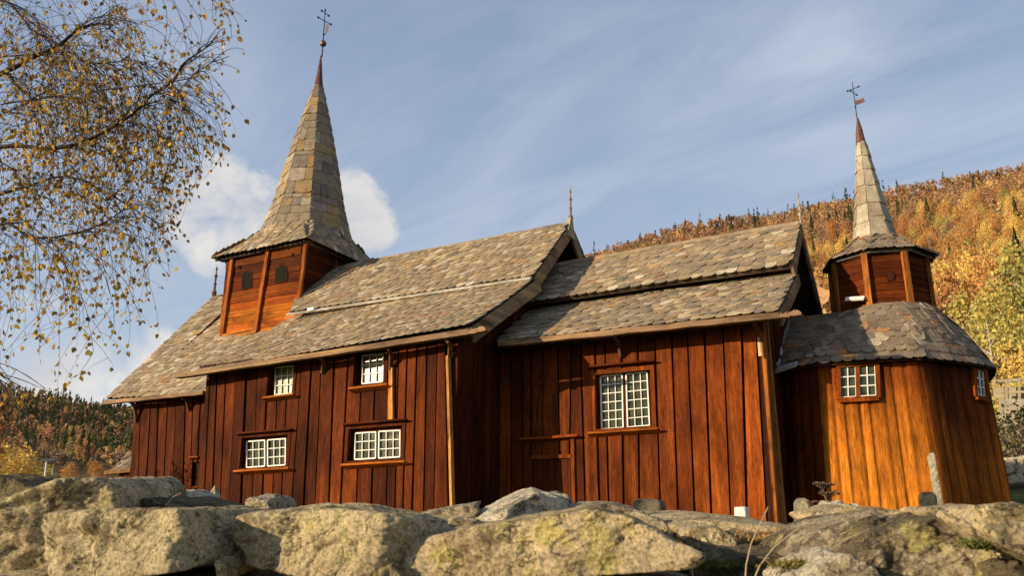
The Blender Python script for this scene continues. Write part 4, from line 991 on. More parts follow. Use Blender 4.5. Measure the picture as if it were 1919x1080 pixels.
def put_tree(T,i):
    x,y,z,h,w_,k,a,d,left=T[:9]; c=T[9] if len(T)>9 else wood_col(x,y,a,d,k,rg,left)
    me,key=crown_for(k,c,i); side='left hill behind the birch' if a<0 else 'big hill behind the church'
    nm='spruce_tree' if k=='spruce' else 'autumn_tree'
    r_=empty(nm,(x,y,z),rg.uniform(0,6.28))
    if k=='spruce': tag(r_,'dark green pointed spruce standing in the autumn wood on the '+side,'tree','spruces on the '+side)
    else: tag(r_,LAB[key[2]][0]+' in the wood on the '+side,'tree',LAB[key[2]][1]+', '+side)
    for nme,me_ in (('crown',me),('trunk',TM[k])):
        o=bpy.data.objects.new(nme,me_); o.parent=r_; o.scale=(w_,w_,h); col.objects.link(o)
for i,T in enumerate(spec): put_tree(T,i)
for j,i in enumerate(sorted(ind)): put_tree(trees[i],j)
def stuff(name,sel):
    Vs=[];Fs=[];Cs=[];n0=0
    for i in sel:
        x,y,z,h,w_,k,a,d,left=trees[i]; n=int(np.clip(46000/d,60,220)); 
        if not vis[i]: n=26
        Pc=crown_points(n,h,w_,k,rg); V_,F_=cards(Pc,min(1.3,max(.6,.0019*d)) if vis[i] else 2.2,rg,1.,.8); V_+=np.array([x,y,z]); c=wood_col(x,y,a,d,k,rg,left)
        C=np.repeat(c[None]*rg.uniform(.85,1.15,(n,1)),4,axis=0); Vs.append(V_);Fs.append(F_+n0);Cs.append(C); n0+=len(V_)
    o=npmesh(name,np.concatenate(Vs),np.concatenate(Fs),np.concatenate(Cs),MLF); tag(o,kind='stuff'); return o
rest=[i for i in range(len(trees)) if i not in ind]
tag(stuff('hillside_forest',[i for i in rest if not trees[i][8]]),'dense orange and rust autumn wood covering the big hill behind the church','forest')
tag(stuff('valley_forest',[i for i in rest if trees[i][8]]),'mixed dark spruce and golden birch wood on the left hill behind the birch','forest')
# ================================================================ THE RUBBLE WALL IN FRONT
def vn3(P,sc,seed=0):
    Q=P/sc+seed*7.31; I=np.floor(Q).astype(np.int64); Fr=Q-I; Fr=Fr*Fr*(3-2*Fr)
    def h(dx,dy,dz):
        n=((I[:,0]+dx)*374761393+(I[:,1]+dy)*668265263+(I[:,2]+dz)*1442695041+seed*974634777)&0x7fffffff; n=((n^(n>>13))*1274126177)&0x7fffffff; return (n%65536)/65535.
    x,y,z=Fr.T
    a=(h(0,0,0)*(1-x)+h(1,0,0)*x)*(1-y)+(h(0,1,0)*(1-x)+h(1,1,0)*x)*y; b=(h(0,0,1)*(1-x)+h(1,0,1)*x)*(1-y)+(h(0,1,1)*(1-x)+h(1,1,1)*x)*y
    return a*(1-z)+b*z
def stonemat(name, base, dark, lich, pale, lic=.5, rust=0.0, pal_=.4, dk=.53):
    m,nt,b,o=newmat(name); v=coords(nt)
    a=noise_n(nt,v,4.5,12,.74,.2); c2=noise_n(nt,v,34,10,.8); d=noise_n(nt,v,120,6,.75); e=noise_n(nt,v,9,12,.78,.3); g=noise_n(nt,v,3.0,12,.74,.25)
    c=mix(nt,1,(*base,),ramp(nt,a,[(.36,(.62,.58,.54)),(.5,(1,1,1)),(.62,(1.25,1.22,1.12))]),'MULTIPLY')
    c=mix(nt,ramp(nt,g,[(dk+.02,0.0),(dk+.07,.80)]),c,dark)
    c=mix(nt,ramp(nt,e,[(.60-.12*lic,0.0),(.66-.12*lic,.65)]),c,lich)
    c=mix(nt,ramp(nt,c2,[(.58,0.0),(.66,pal_)]),c,pale)
    if rust: r_=noise_n(nt,v,4.1,6,.7,1.2); c=mix(nt,ramp(nt,r_,[(.62,0.0),(.68,rust)]),c,(.20,.065,.022))
    c=mix(nt,1,c,(1.38,1.34,1.26),'MULTIPLY')
    # dark specks and pits
    vo=N(nt,'ShaderNodeTexVoronoi'); vo.inputs['Scale'].default_value=42; nt.links.new(v,vo.inputs['Vector'])
    c=mix(nt,1,c,ramp(nt,vo.outputs['Distance'],[(.08,.30),(.20,1.0)]),'MULTIPLY')
    c=mix(nt,1,c,ramp(nt,d,[(.36,.45),(.60,1.30)]),'MULTIPLY')
    wv=noise_n(nt,v,2.4,6,.6,2.2); c=mix(nt,1,c,ramp(nt,wv,[(.485,1.0),(.497,.35),(.503,.35),(.515,1.0)]),'MULTIPLY')
    nt.links.new(c,b.inputs['Base Color']); b.inputs['Roughness'].default_value=.92; b.inputs['Specular IOR Level'].default_value=.15
    n1=bump(nt,b,a,.8,.07); n2=bump(nt,b,c2,1.0,.022,n1); bump(nt,b,d,1.0,.007,n2); return m
SM={'tan':stonemat('lichen_granite',(.60,.50,.32),(.17,.145,.09),(.43,.40,.17),(.70,.64,.48)),
    'rusty':stonemat('rust_stained_granite',(.56,.48,.31),(.19,.165,.10),(.42,.40,.20),(.64,.59,.44),.15,.85),
    'grey':stonemat('grey_granite',(.44,.385,.28),(.12,.105,.08),(.34,.33,.19),(.56,.53,.45),.2),
    'pale':stonemat('pale_quartzite',(.62,.57,.45),(.20,.17,.11),(.46,.43,.20),(.78,.75,.66),.1),
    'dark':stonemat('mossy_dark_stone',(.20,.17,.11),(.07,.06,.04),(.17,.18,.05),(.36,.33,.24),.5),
    'yellow':stonemat('yellow_lichen_stone',(.58,.475,.31),(.18,.14,.09),(.55,.48,.12),(.70,.62,.46),.62),
    'mixed':stonemat('blotched_lichen_boulder',(.48,.41,.29),(.085,.068,.045),(.50,.46,.15),(.74,.69,.56),.45,0,.9,.455)}
def cubesphere(n):
    g=np.linspace(-1,1,n+1); g=np.tan(g*np.pi/4); a,b=np.meshgrid(g,g,indexing='ij'); one=np.ones_like(a); Vs=[];Fs=[];k=0
    for ax,sg in ((0,1),(0,-1),(1,1),(1,-1),(2,1),(2,-1)):
        p=[None]*3; p[ax]=one*sg; p[(ax+1)%3]=a*sg; p[(ax+2)%3]=b; P=np.stack(p,-1).reshape(-1,3); Vs.append(P)
        i,j=np.meshgrid(np.arange(n),np.arange(n),indexing='ij'); q=i*(n+1)+j
        Fs.append(np.stack([q,q+(n+1),q+(n+1)+1,q+1],-1).reshape(-1,4)+k); k+=(n+1)**2
    P=np.concatenate(Vs); P/=np.linalg.norm(P,axis=1)[:,None]; F_=np.concatenate(Fs)
    key=np.round(P*1e5).astype(np.int64); _,first,inv=np.unique(key,axis=0,return_index=True,return_inverse=True); inv=inv.reshape(-1)
    return P[first],inv[F_]
CS={}
nFH=np.array(FH); nRH=np.array(RH); nZ=np.array([0,0,1.])
STN=[0]
def stone(name,label,poly,t,thick,mat,n=30,tilt=.10,front=(0,0),p=16,rough=1.0,extra=(),pk=1.7,group='stones of the rubble wall',cat='stone',seed=None):
    """poly: outline in the picture; t: distance of its front; thick: depth. The solid is a worn polyhedron."""
    p=p*pk; STN[0]+=1; sd=STN[0] if seed is None else seed; tm=t+thick*.5
    W=[far(x,y,t+thick*.10) for x,y in poly]; A=np.array([[w.dot(RH),w.z] for w in W])
    # convex hull
    pts=sorted(map(tuple,A)); 
    def half(ps):
        h=[]
        for q in ps:
            while len(h)>1 and (h[-1][0]-h[-2][0])*(q[1]-h[-2][1])-(h[-1][1]-h[-2][1])*(q[0]-h[-2][0])<=0: h.pop()
            h.append(q)
        return h
    lo=half(pts); up=half(pts[::-1]); H=np.array(lo[:-1]+up[:-1]); c=H.mean(0); C=nRH*c[0]+nFH*tm+nZ*c[1]
    if n not in CS: CS[n]=cubesphere(n)
    D,F_=CS[n]; pl=[]
    for i in range(len(H)):
        a,b=H[i],H[(i+1)%len(H)]; e=b-a; L=np.hypot(*e)
        if L<1e-4: continue
        nn=np.array([e[1],-e[0]])/L; h=nn@(a-c); nz=nn[1]
        tl=min(tilt,.05+.25*tilt) if nz>.35 else (.06 if nz>-.3 else -.12)
        N3=nRH*nn[0]+nZ*nn[1]-nFH*tl; ln=np.linalg.norm(N3); pl.append((N3/ln,max(.015,h+(tl*thick*.15 if nz>.35 else (-.12*thick*.42 if nz<-.3 else 0)))/ln))
    f=-nFH+nRH*(front[0]-.42)+nZ*front[1]; pl.append((f/np.linalg.norm(f),thick*.5)); pl.append((nFH,thick*.5))
    for (vx,vt,vz,h) in extra:
        q=nRH*vx+nFH*vt+nZ*vz; pl.append((q/np.linalg.norm(q),h))
    hx=np.ptp(H[:,0])*.5; hz=np.ptp(H[:,1])*.5; l3=np.stack([D@nRH*hx,D@nFH*thick*.5,D[:,2]*hz],1); l3/=np.linalg.norm(l3,axis=1)[:,None]; D=l3[:,:1]*nRH+l3[:,1:2]*nFH+l3[:,2:]*nZ
    acc=np.zeros(len(D))
    for nn,h in pl: acc+=np.maximum(D@nn/h,0)**p
    r=acc**(-1/p); P=D*r[:,None]
    # weathering: big bulges, ledges, pits
    s=(np.ptp(P@nRH)+np.ptp(P[:,2]))*.5; rc=thick*.5; dsp=np.zeros(len(P))
    for sc,am,k in ((.55,.085,1),(.22,.060,2),(.09,.030,3),(.04,.016,4),(.018,.012,5),(.009,.007,6)):
        dsp+=(vn3(P+C,s*sc if k<3 else sc*.9,sd+k*13)-.5)*am*(s if k<3 else .55)*rough*2*(.8 if k<3 else 1)
    rid=np.abs(vn3(P+C,.16,sd+91)-.5)*2; dsp-=np.maximum(0,.14-rid)*.09*rough
    P=P+D*(dsp*np.minimum(1,r/(s*.62)))[:,None]*.8
    W_=P+C; base=Vector(C)
    o=npmesh(name,P,F_,None,SM[mat],smooth=True); o.location=base
    tag(o,label,cat,group); return o
S_=[ # name, label, outline, distance, depth, material, res, options
('wall_stone','large tilted slab at the left end, its sunny top sloping down left',[(-170,1010),(0,935),(140,893),(205,886),(240,905),(248,945),(235,985),(60,1090),(-170,1110)],2.75,.55,'tan',80,dict(tilt=.12,front=(.5,-.3),p=22)),
('wall_stone','dark mossy boulder low behind the tilted slab at the far left',[(-40,900),(0,884),(60,893),(92,910),(60,960),(-40,960)],3.6,.5,'dark',26,{}),
('wall_stone','wide rust-stained block with a square left end and dark right corner',[(45,975),(75,958),(250,948),(400,950),(414,975),(428,1046),(330,1066),(190,1090),(52,1100)],2.25,.5,'rusty',100,dict(tilt=.04,p=26,front=(-.12,.02),extra=((.9,-1,-.05,.40),))),
('wall_stone','big rounded pale boulder in the left half of the wall',[(408,985),(432,958),(520,946),(640,943),(720,957),(800,966),(838,995),(828,1045),(770,1080),(560,1082),(440,1064),(415,1020)],2.2,.6,'tan',100,dict(tilt=.05,p=13,front=(-.12,.02),extra=((.75,-1,-.35,.42),))),
('wall_stone','flat slab tipped up behind the big rounded boulder',[(770,962),(830,950),(893,940),(902,950),(890,972),(800,985)],3.2,.4,'grey',26,dict(tilt=.12)),
('wall_stone','pale pyramid shaped rock with one white face and one dark face',[(860,995),(905,962),(960,935),(1002,919),(1060,935),(1072,960),(1040,1000),(930,1010)],2.9,.5,'pale',56,dict(p=30,tilt=.3,front=(-.35,.35),extra=((.8,-.8,.15,.17),))),
('wall_stone','small stone peeping out behind the pyramid shaped rock',[(1012,1080),(1020,935),(1035,921),(1065,925),(1077,945),(1082,1080)],3.4,.3,'grey',18,{}),
('wall_stone','long yellow-lichened stone lying across the middle of the wall',[(733,1030),(752,1008),(960,988),(1040,962),(1110,948),(1160,958),(1230,986),(1285,1022),(1268,1048),(1100,1070),(950,1088),(750,1098)],2.0,.55,'yellow',110,dict(p=17,tilt=.05,front=(-.05,.03),rough=.9)),
('wall_stone','rough grey stone behind the right end of the long yellow one',[(1075,950),(1120,938),(1180,944),(1240,972),(1262,1000),(1150,1010),(1080,985)],2.8,.45,'grey',30,{}),
('wall_stone','broad flat slab under the white box and the chancel corner',[(1225,985),(1262,966),(1340,962),(1480,976),(1530,990),(1480,1010),(1300,1012)],3.0,.8,'tan',36,dict(tilt=.16)),
('wall_stone','small cream boulder on the broad flat slab',[(1270,1000),(1290,984),(1335,982),(1372,996),(1380,1018),(1345,1034),(1290,1030)],2.35,.3,'tan',28,{}),
('wall_stone','small grey stone right of the end of the long yellow stone',[(1225,1010),(1270,1000),(1285,1030),(1262,1062),(1225,1060)],2.3,.35,'dark',24,{}),
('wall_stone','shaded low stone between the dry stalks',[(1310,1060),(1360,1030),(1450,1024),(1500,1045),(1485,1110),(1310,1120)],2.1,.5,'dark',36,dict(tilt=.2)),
('wall_stone','flat brown stone carrying the tuft of dry moss',[(1350,1022),(1400,1006),(1500,1002),(1565,1010),(1550,1040),(1400,1050)],2.6,.5,'dark',30,dict(tilt=.18)),
('wall_stone','blotched lichen boulder, the biggest at the right, with a white lower face',[(1495,1100),(1530,1062),(1560,1030),(1612,985),(1700,957),(1800,957),(1850,990),(1885,1040),(1920,1110),(1700,1140)],1.75,.6,'mixed',110,dict(p=18,tilt=.05,front=(-.10,.04),rough=1.15)),
('wall_stone','white pointed stone at the foot of the blotched boulder',[(1485,1110),(1500,1080),(1572,1034),(1610,1050),(1650,1110)],1.6,.2,'pale',30,dict(p=24,tilt=.15,front=(-.2,.3))),
('wall_stone','mossy stone end behind the blotched boulder, beside the dry umbels',[(1540,985),(1560,962),(1610,950),(1690,950),(1720,970),(1640,1010),(1560,1005)],2.5,.4,'yellow',30,dict(tilt=.15)),
('wall_stone','small white rock above the mossy stone end',[(1566,1080),(1572,956),(1580,941),(1600,940),(1620,955),(1628,1080)],2.9,.25,'pale',16,{}),
('wall_stone','bright square-ended stone at the right edge of the wall',[(1826,985),(1830,950),(1856,940),(1940,944),(2060,960),(2060,1080),(1930,1060),(1860,1020)],1.55,.4,'tan',80,dict(p=18,tilt=.04,front=(-.1,.02),rough=1.1)),
('wall_stone','dark-edged lower stone in the bottom right corner',[(1815,1050),(1850,1032),(1900,1045),(1960,1080),(1970,1140),(1830,1130)],1.65,.45,'mixed',36,{}),
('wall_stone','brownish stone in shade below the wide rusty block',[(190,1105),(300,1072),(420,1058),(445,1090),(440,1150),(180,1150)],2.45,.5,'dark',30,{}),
('wall_stone','long pale stone at the bottom under the yellow-lichened one',[(1020,1120),(1060,1080),(1150,1064),(1260,1062),(1325,1090),(1330,1150),(1020,1150)],2.1,.5,'tan',36,dict(tilt=.12,front=(0,.3))),
('wall_stone','low stone in the joint below the big rounded boulder',[(470,1105),(560,1088),(720,1090),(745,1130),(700,1180),(460,1180)],2.35,.5,'grey',28,{}),
('wall_stone','dark flat stone behind the wide block near the small rocks',[(240,938),(262,926),(300,930),(400,955),(430,975),(250,975)],2.95,.5,'dark',26,dict(tilt=.18)),
('wall_stone','cream rounded rock between the dark flat stone and the church',[(306,1080),(312,945),(325,926),(352,921),(370,930),(380,950),(386,1080)],3.3,.3,'pale',22,{}),
('wall_stone','small grey rounded boulder standing alone before the nave',[(448,1085),(455,955),(458,936),(480,930),(512,936),(521,948),(526,1085)],2.95,.25,'grey',26,{}),
('wall_stone','low stone filling the dip left of the pyramid shaped rock',[(690,975),(760,968),(860,975),(900,990),(880,1010),(720,1015)],2.75,.5,'tan',28,dict(tilt=.18)),
('wall_stone','little wedge stone between the rounded boulder and the pyramid',[(830,985),(850,968),(890,975),(905,990),(860,1000)],2.65,.25,'tan',18,{}),
('wall_stone','stone at the bottom left corner below the tilted slab',[(-120,1090),(0,1078),(50,1082),(60,1150),(-120,1150)],2.35,.5,'tan',26,{}),
('wall_stone','small chinking stone wedged between the wide block and the rounded boulder',[(404,1052),(420,1040),(440,1062),(436,1085),(410,1090)],2.2,.3,'tan',18,{}),
('wall_stone','flat chip of stone on top of the joint above the rusty block corner',[(396,958),(420,948),(452,950),(470,958),(430,966)],2.8,.25,'grey',18,{}),
('wall_stone','small angular stone under the left end of the long yellow stone',[(700,1070),(742,1050),(772,1090),(740,1120),(700,1110)],2.1,.25,'tan',18,{}),
('wall_stone','dark stone in the gap right of the cream boulder',[(1380,1008),(1420,996),(1440,1012),(1400,1026)],2.5,.3,'dark',16,{}),
]
for nm,lb,pl_,t,th,mt,n,kw in S_: stone(nm,lb,pl_,t,th,mt,n,**kw)
# the wall goes on outside the picture, and its lower courses stand below the frame
rs=random.Random(4); k=0
for s_,t,z,w,h in [(-2.6,3.0,-.05,.9,.5),(-3.5,3.1,-.1,.8,.45),(2.4,2.0,-.05,.9,.45),(3.2,2.2,-.12,.9,.5)]+[(-3.2+.72*i,2.45+(i%2)*.08-.07*max(0,i-3),-.42-.02*(i%3),.8,.42) for i in range(10)]+[(-3.0+.8*i,2.35+(i%2)*.1-.07*max(0,i-3),-.85,.9,.5) for i in range(9)]+[(-3.2+.8*i,2.35+(i%2)*.1-.07*max(0,i-3),-1.28,.95,.5) for i in range(9)]:
    k+=1
    def px_of(P):
        d=P.dot(CF); return (960+FPX*P.dot(CR)/d,540-FPX*P.dot(CU)/d)
    T=t+.25; poly=[px_of(FH*T+RH*(s_+a*w*.5)+Vector((0,0,z+b*h*.5))) for a,b in ((-1,-.5),(-.8,.8),(-.1,1),(.75,.9),(1,.2),(.9,-.8),(0,-1),(-.8,-.9))]
    o=stone('wall_stone','grey stone of the wall where it runs on outside the picture',poly,t,.5,rs.choice(['tan','grey','yellow','rusty']),14)
    o['group']='stones of the wall outside the picture'
# ================================================================ THE BIRCH (trunk stands left of the picture)
rb=random.Random(21)
TB_=5.6
BIR=tag(empty('birch_tree',tuple(FH*TB_+RH*(-5.6)+Vector((0,0,-1.45)))),'birch with drooping twigs and thin yellow leaves hanging in from the left','tree')
bl=Vector(BIR.location)
def bsub(mb,name,mat,smooth=False):
    mb.v=[tuple(Vector(p)-bl) for p in mb.v]; return _build(mb,name,mat,BIR,smooth=smooth)
s=MB(); s.tube([bl+Vector((0,0,z))+RH*(.12*math.sin(z*.6)) for z in (-.1,.6,1.5,2.6,3.8,5.2,6.8,8.6,10.4)],[.24,.19,.17,.15,.135,.115,.09,.06,.02],12); bsub(s,'trunk',MBKW,True)
MTW=flat('birch_twig_bark',(.060,.040,.030),.8,0,.15,.3,20,0)
def outline_ok(px,py):      # where the crown ends on its right and lower side
    E=[(-80,480),(20,462),(90,430),(200,455),(270,437),(330,395),(380,345),(470,322),(560,292),(640,275),(690,235),(722,150),(745,60),(760,-60)]
    x=np.interp(py,[e[0] for e in E],[e[1] for e in E]); return px<x
leafP=[]; twigs=MB()
def P3(px,py,t): return far(px,py,t)
def limb(name,pts,r0,r1,t0,t1,n=8):
    """pts in the picture, resampled smoothly with a wandering depth"""
    m=len(pts); W=[P3(x,y,lerp(t0,t1,i/(m-1))) for i,(x,y) in enumerate(pts)]
    W=[bl+Vector((0,0,max(1.6,W[0].z-bl.z-.55))),W[0].lerp(bl+Vector((0,0,max(1.6,W[0].z-bl.z-.2))),.45)]+W; m=len(W)
    Q=[]
    for i in range(m-1):
        a,b,c,d=W[max(0,i-1)],W[i],W[i+1],W[min(m-1,i+2)]
        for k in range(5):
            u=k/5; Q.append(.5*((2*b)+(c-a)*u+(2*a-5*b+4*c-d)*u*u+(-a+3*b-3*c+d)*u**3))
    Q.append(W[-1]); s=MB(); r0*=.50; r1*=.8; s.tube(Q,[lerp(r0,r1,(i/(len(Q)-1))**.8) for i in range(len(Q))],n); bsub(s,name,MTW,True); return Q
def hang(P0,dirx,L,rad,t,lvl):
    """a twig leaving P0 sideways and bending down under its weight; px-free, in metres"""
    d=Vector(dirx).normalized(); P=P0.copy(); n=max(4,int(L/.055)); step=L/n; pts=[P.copy()]; kids=[]
    droop=rb.uniform(.10,.22); mg=rb.gauss(22,26)
    for i in range(n):
        d=(d+Vector((rb.gauss(0,.10),rb.gauss(0,.10),rb.gauss(0,.07)-droop*(.5+i/n)))).normalized(); P=P+d*step; 
        q=P; dd=q.dot(CF); px=960+FPX*q.dot(CR)/dd; py=540-FPX*q.dot(CU)/dd
        if not outline_ok(px+mg,py): break
        pts.append(P.copy()); kids.append((P.copy(),d.copy(),i/n))
    if len(pts)<3: return
    twigs.tube(pts,[lerp(rad*.85,rad*.4,i/(len(pts)-1)) for i in range(len(pts))],3,cap=False)
    for (q,d_,u) in kids:
        if lvl>0 and rb.random()<(.22 if lvl==2 else .17):
            a=rb.uniform(0,6.28); side=Vector((math.cos(a),math.sin(a),rb.uniform(-.5,.5))); hang(q,d_*.8+side*.9,L*rb.uniform(.35,.75),rad*.62,t,lvl-1)
        if u>.25 and rb.random()<(.42 if lvl<2 else .2): leafP.append((q,d_))
    leafP.append((pts[-1],d))
limbs=[
 ('branch',[(-420,520),(-200,420),(0,368),(70,340),(130,290),(160,262),(250,215),(300,172)] and [(-420,470),(-150,330),(0,276),(100,278),(165,262),(240,220),(285,178),(325,152),(345,118),(385,90),(408,66)],.042,.004,5.2,4.9),
 ('branch',[(-420,330),(-160,190),(0,138),(60,108),(110,85),(140,60),(175,46),(213,46)],.055,.008,5.4,5.3),
 ('branch',[(-420,500),(-100,240),(0,140),(30,158),(45,172)],.035,.012,5.3,5.3),
 ('branch',[(100,98),(150,110),(190,118),(250,112),(290,125)],.014,.003,5.3,5.1),
 ('branch',[(325,152),(360,140),(395,118),(430,105)],.010,.003,4.95,4.85),
 ('branch',[(-420,640),(-100,500),(0,420),(60,445),(130,440),(190,420),(222,400)],.030,.004,5.0,4.8),
 ('branch',[(-420,250),(-100,40),(0,0),(40,30),(60,55),(90,70)],.03,.008,5.6,5.5),
 ('branch',[(-420,60),(-100,-60),(60,-80),(200,-70),(330,-60),(420,-20)],.04,.006,5.2,5.0),
 ('branch',[(-420,700),(-150,640),(-20,700),(20,745),(50,780),(60,800)],.02,.003,4.4,4.2),
 ('branch',[(-420,420),(-100,300),(0,218),(40,200),(85,170)],.022,.004,5.6,5.6),
 ('branch',[(-420,560),(-150,440),(0,365),(50,350),(120,330),(180,350),(240,385),(300,420)],.022,.004,5.5,5.6),
]
for (nm,pts,r0,r1,t0,t1) in limbs:
    Q=limb(nm,pts,r0,r1,t0,t1)
    for i,q in enumerate(Q):
        dd=q.dot(CF); px=960+FPX*q.dot(CR)/dd; py=540-FPX*q.dot(CU)/dd
        if px<-640 or py>760 or (px<-260 and rb.random()<.6): continue
        dv=(Q[min(i+1,len(Q)-1)]-Q[max(0,i-1)]).normalized()
        for k in range(2 if px>-60 else 1):
            if rb.random()<(.62 if py>-60 else .5):
                a=rb.uniform(0,6.28); side=FH*math.cos(a)*.9+RH*.35+Vector((0,0,rb.uniform(-.6,.5)))
                hang(q,dv*.9+side,rb.uniform(.5,1.15) if py<200 else rb.uniform(.45,1.05),.0036,0,2)
bsub(twigs,'twigs',MTW)
# leaves
MLV=leafmat('birch_leaf',.4,.3)
n=len(leafP); Vs=[];Fs=[];Cs=[]
leafP=[q for q in leafP for _ in range(2 if rb.random()<.12 else 1)]
for i,(p,d) in enumerate(leafP):
    p=np.array(p); dn=np.array([rb.gauss(0,.55),rb.gauss(0,.55),-1.0]); dn/=np.linalg.norm(dn); sd=np.cross(dn,np.array([rb.gauss(0,1),rb.gauss(0,1),rb.gauss(0,.4)])); sd/=np.linalg.norm(sd)+1e-9; nn=np.cross(dn,sd)
    L=rb.uniform(.019,.041)*(1.25 if rb.random()<.15 else 1); w=L*rb.uniform(.30,.42); st=p+dn*.010; cu=rb.uniform(-.3,.3)*L
    Vs+= [st, st+dn*L*.32+sd*w+nn*cu*.5, st+dn*L*.68+sd*w*.62+nn*cu, st+dn*L, st+dn*L*.68-sd*w*.62+nn*cu, st+dn*L*.32-sd*w+nn*cu*.5]
    b=len(Vs)-6; Fs+= [(b,b+1,b+2,b+3),(b,b+3,b+4,b+5)]
    c=rb.choice([(.62,.41,.08)]*4+[(.50,.30,.065)]*4+[(.30,.17,.06)]*3+[(.68,.47,.10)]*2+[(.38,.34,.10)]*1+[(.56,.27,.05)]); k=rb.uniform(.7,1.25); Cs+= [tuple(x*k for x in c)]*6
V_=np.array(Vs)-np.array(bl); o=npmesh('leaves',V_,np.array(Fs),np.array(Cs),MLV,BIR)
print('leaves',n,'twig faces',len(twigs.f))
# ================================================================ GRAVEYARD THINGS
def gz(P): return float(ground(P.x,P.y))
def ybuild(mb,name,mat,label,cat,group=None,parent=None,**k):
    o=_build(mb,name,mat,parent,**k)
    if parent is None: tag(o,label,cat,group)
    return o
def prism(s,pts,thick,c=(1,1,1),push=None):        # pts: 3D outline; thick away from the eye
    pts=[V(p) for p in pts]; q=V(FH)*thick if push is None else V(push); m=len(pts)
    s.add(pts+[p+q for p in pts],[tuple(range(m)),tuple(range(2*m-1,m-1,-1))]+[(i,m+i,m+(i+1)%m,(i+1)%m) for i in range(m)],c)
MGS=stonemat('gravestone_granite',(.36,.325,.25),(.15,.13,.10),(.32,.31,.20),(.45,.44,.38),.3); MGD=stonemat('dark_gravestone',(.17,.155,.12),(.10,.09,.07),(.16,.15,.10),(.40,.38,.32),.1)
def down(P,z=.0): return V((P.x,P.y,z))
t=9.0; s=MB(); a=[far(x,y,t) for x,y in ((388,935),(403,911),(414,935))]; g=gz(a[0])-.1
b0,b1=far(387,950,t),far(416,950,t); mid=far(403,940,t-.12)
s.add([down(b0,g),down(mid,g),down(b1,g),far(388,932,t),far(404,934,t-.12),far(415,930,t),far(403,910,t+.05),down(far(402,950,t+.2),g),far(402,931,t+.2)],[(0,1,4,3),(1,2,5,4),(3,4,6),(4,5,6),(0,3,8,7),(2,7,8,5),(3,6,8),(5,8,6)])
ybuild(s,'obelisk',MGS,'small pointed grey obelisk before the left end of the nave','gravestone')
def slab(name,label,pts,t,th,mat,cat='gravestone',bevel=.012,group=None):
    x0_=sum(p[0] for p in pts)/len(pts); W=[far(x,y,t-(x-x0_)*(t/1650)*.75) for x,y in pts]; g=gz(W[0])-.1
    lo=[p for p in pts if p[1]==max(q[1] for q in pts)]
    s=MB(); P=[]
    ymax=sorted(range(len(pts)),key=lambda i:-pts[i][1])[:2]
    for i,p in enumerate(W):
        if i in ymax: 
            P.append(V((p.x,p.y,min(p.z,g))))
        else: P.append(p)
    prism(s,P,th,push=FH*th+RH*th*.5); return ybuild(s,name,mat,label,cat,group,bevel=bevel)
slab('gravestone','short dark square gravestone with a rounded shoulder, right of the chancel door',[(1183,985),(1186,940),(1195,935),(1232,936),(1238,944),(1240,985)],8.2,.16,MGD)
slab('gravestone','slim grey gravestone with a chamfered top beside the dry umbels',[(1486,990),(1487,942),(1494,934),(1510,934),(1516,941),(1517,990)],8.4,.14,MGS)
slab('gravestone','tall thin slab leaning left against the apse corner',[(1757,960),(1738,856),(1741,850),(1752,848),(1775,960)],11.6,.10,MGS)
slab('gravestone','low black gravestone with a round top in front of the leaning slab',[(1719,955),(1721,930),(1728,923),(1745,922),(1754,926),(1758,955)],8.6,.16,MGD)
s=MB(); W=[far(x,y,7.6-(x-1383)*.004) for x,y in ((1376,985),(1376,951),(1397,950),(1397,985))]; P=[V((W[0].x,W[0].y,gz(W[0])-.05)),W[1],W[2],V((W[3].x,W[3].y,gz(W[3])-.05))]; prism(s,P,.12,push=FH*.14+RH*.07)
o=ybuild(s,'cable_box',MWHITE,'small white box standing before the chancel corner','box',bevel=.006)
# dry umbels, stalks, grass tufts
MDRY=flat('dry_stalk',(.42,.33,.20),.85,0,.1,.3,20,0); MUMB=flat('dry_umbel_brown',(.13,.085,.05),.9,0,.1,.3,20,0)
def umbel(px0,py0,px1,py1,t,r,label):
    s=MB(); a=far(px0,py0,t); a=V((a.x,a.y,gz(a)-.02)) ; a=far(px0,py0,t); b=far(px1,py1,t); s.tube([a,a.lerp(b,.5)+V((.02,0,.02)),b],.004,5)
    for k in range(12):
        an=k*2.4; e=b+V((math.cos(an)*r*(.4+.6*(k%3)/2),math.sin(an)*r,r*.55*random.uniform(.7,1.1))); s.tube([b,e],.0018,3)
        for j in range(5): s.lathe(e+V((random.uniform(-1,1),random.uniform(-1,1),random.uniform(0,.5)))*r*.16,[(.001,-.004),(.006,0),(.001,.004)],5)
    return ybuild(s,'dry_umbel',MUMB,label,'dry plant','dry umbels on the wall')
umbel(1530,990,1526,950,3.2,.026,'short dry umbel nearest the slim gravestone')
umbel(1540,995,1543,918,3.2,.034,'tallest dry brown umbel beside the apse shadow')
umbel(1548,990,1552,934,3.2,.034,'middle dry umbel leaning right before the apse')
umbel(1552,995,1558,950,3.2,.028,'lowest dry umbel at the foot of the mossy stone')
def stalk(pts,t,r,label):
    W=[far(x,y,t) for x,y in pts]; s=MB(); s.tube(W,[r*(1-.5*i/len(W)) for i in range(len(W))],6); return ybuild(s,'dry_stalk',MDRY,label,'dry stalk','dry stalks on the wall')
stalk([(1396,1110),(1399,1060),(1408,1020),(1424,985),(1440,951)],1.75,.0016,'upright bent straw left of the shaded low stone')
stalk([(1406,1105),(1424,1062),(1450,1028),(1478,1005),(1498,990)],1.8,.0018,'leaning straw with a hooked tip right of the upright one')
stalk([(1470,1082),(1500,1060),(1560,1020),(1600,1005)],1.7,.0016,'long straw lying against the white pointed stone')
stalk([(1475,1090),(1520,1058),(1580,1016),(1630,992)],1.72,.0013,'thin straw crossing the blotched boulder foot')
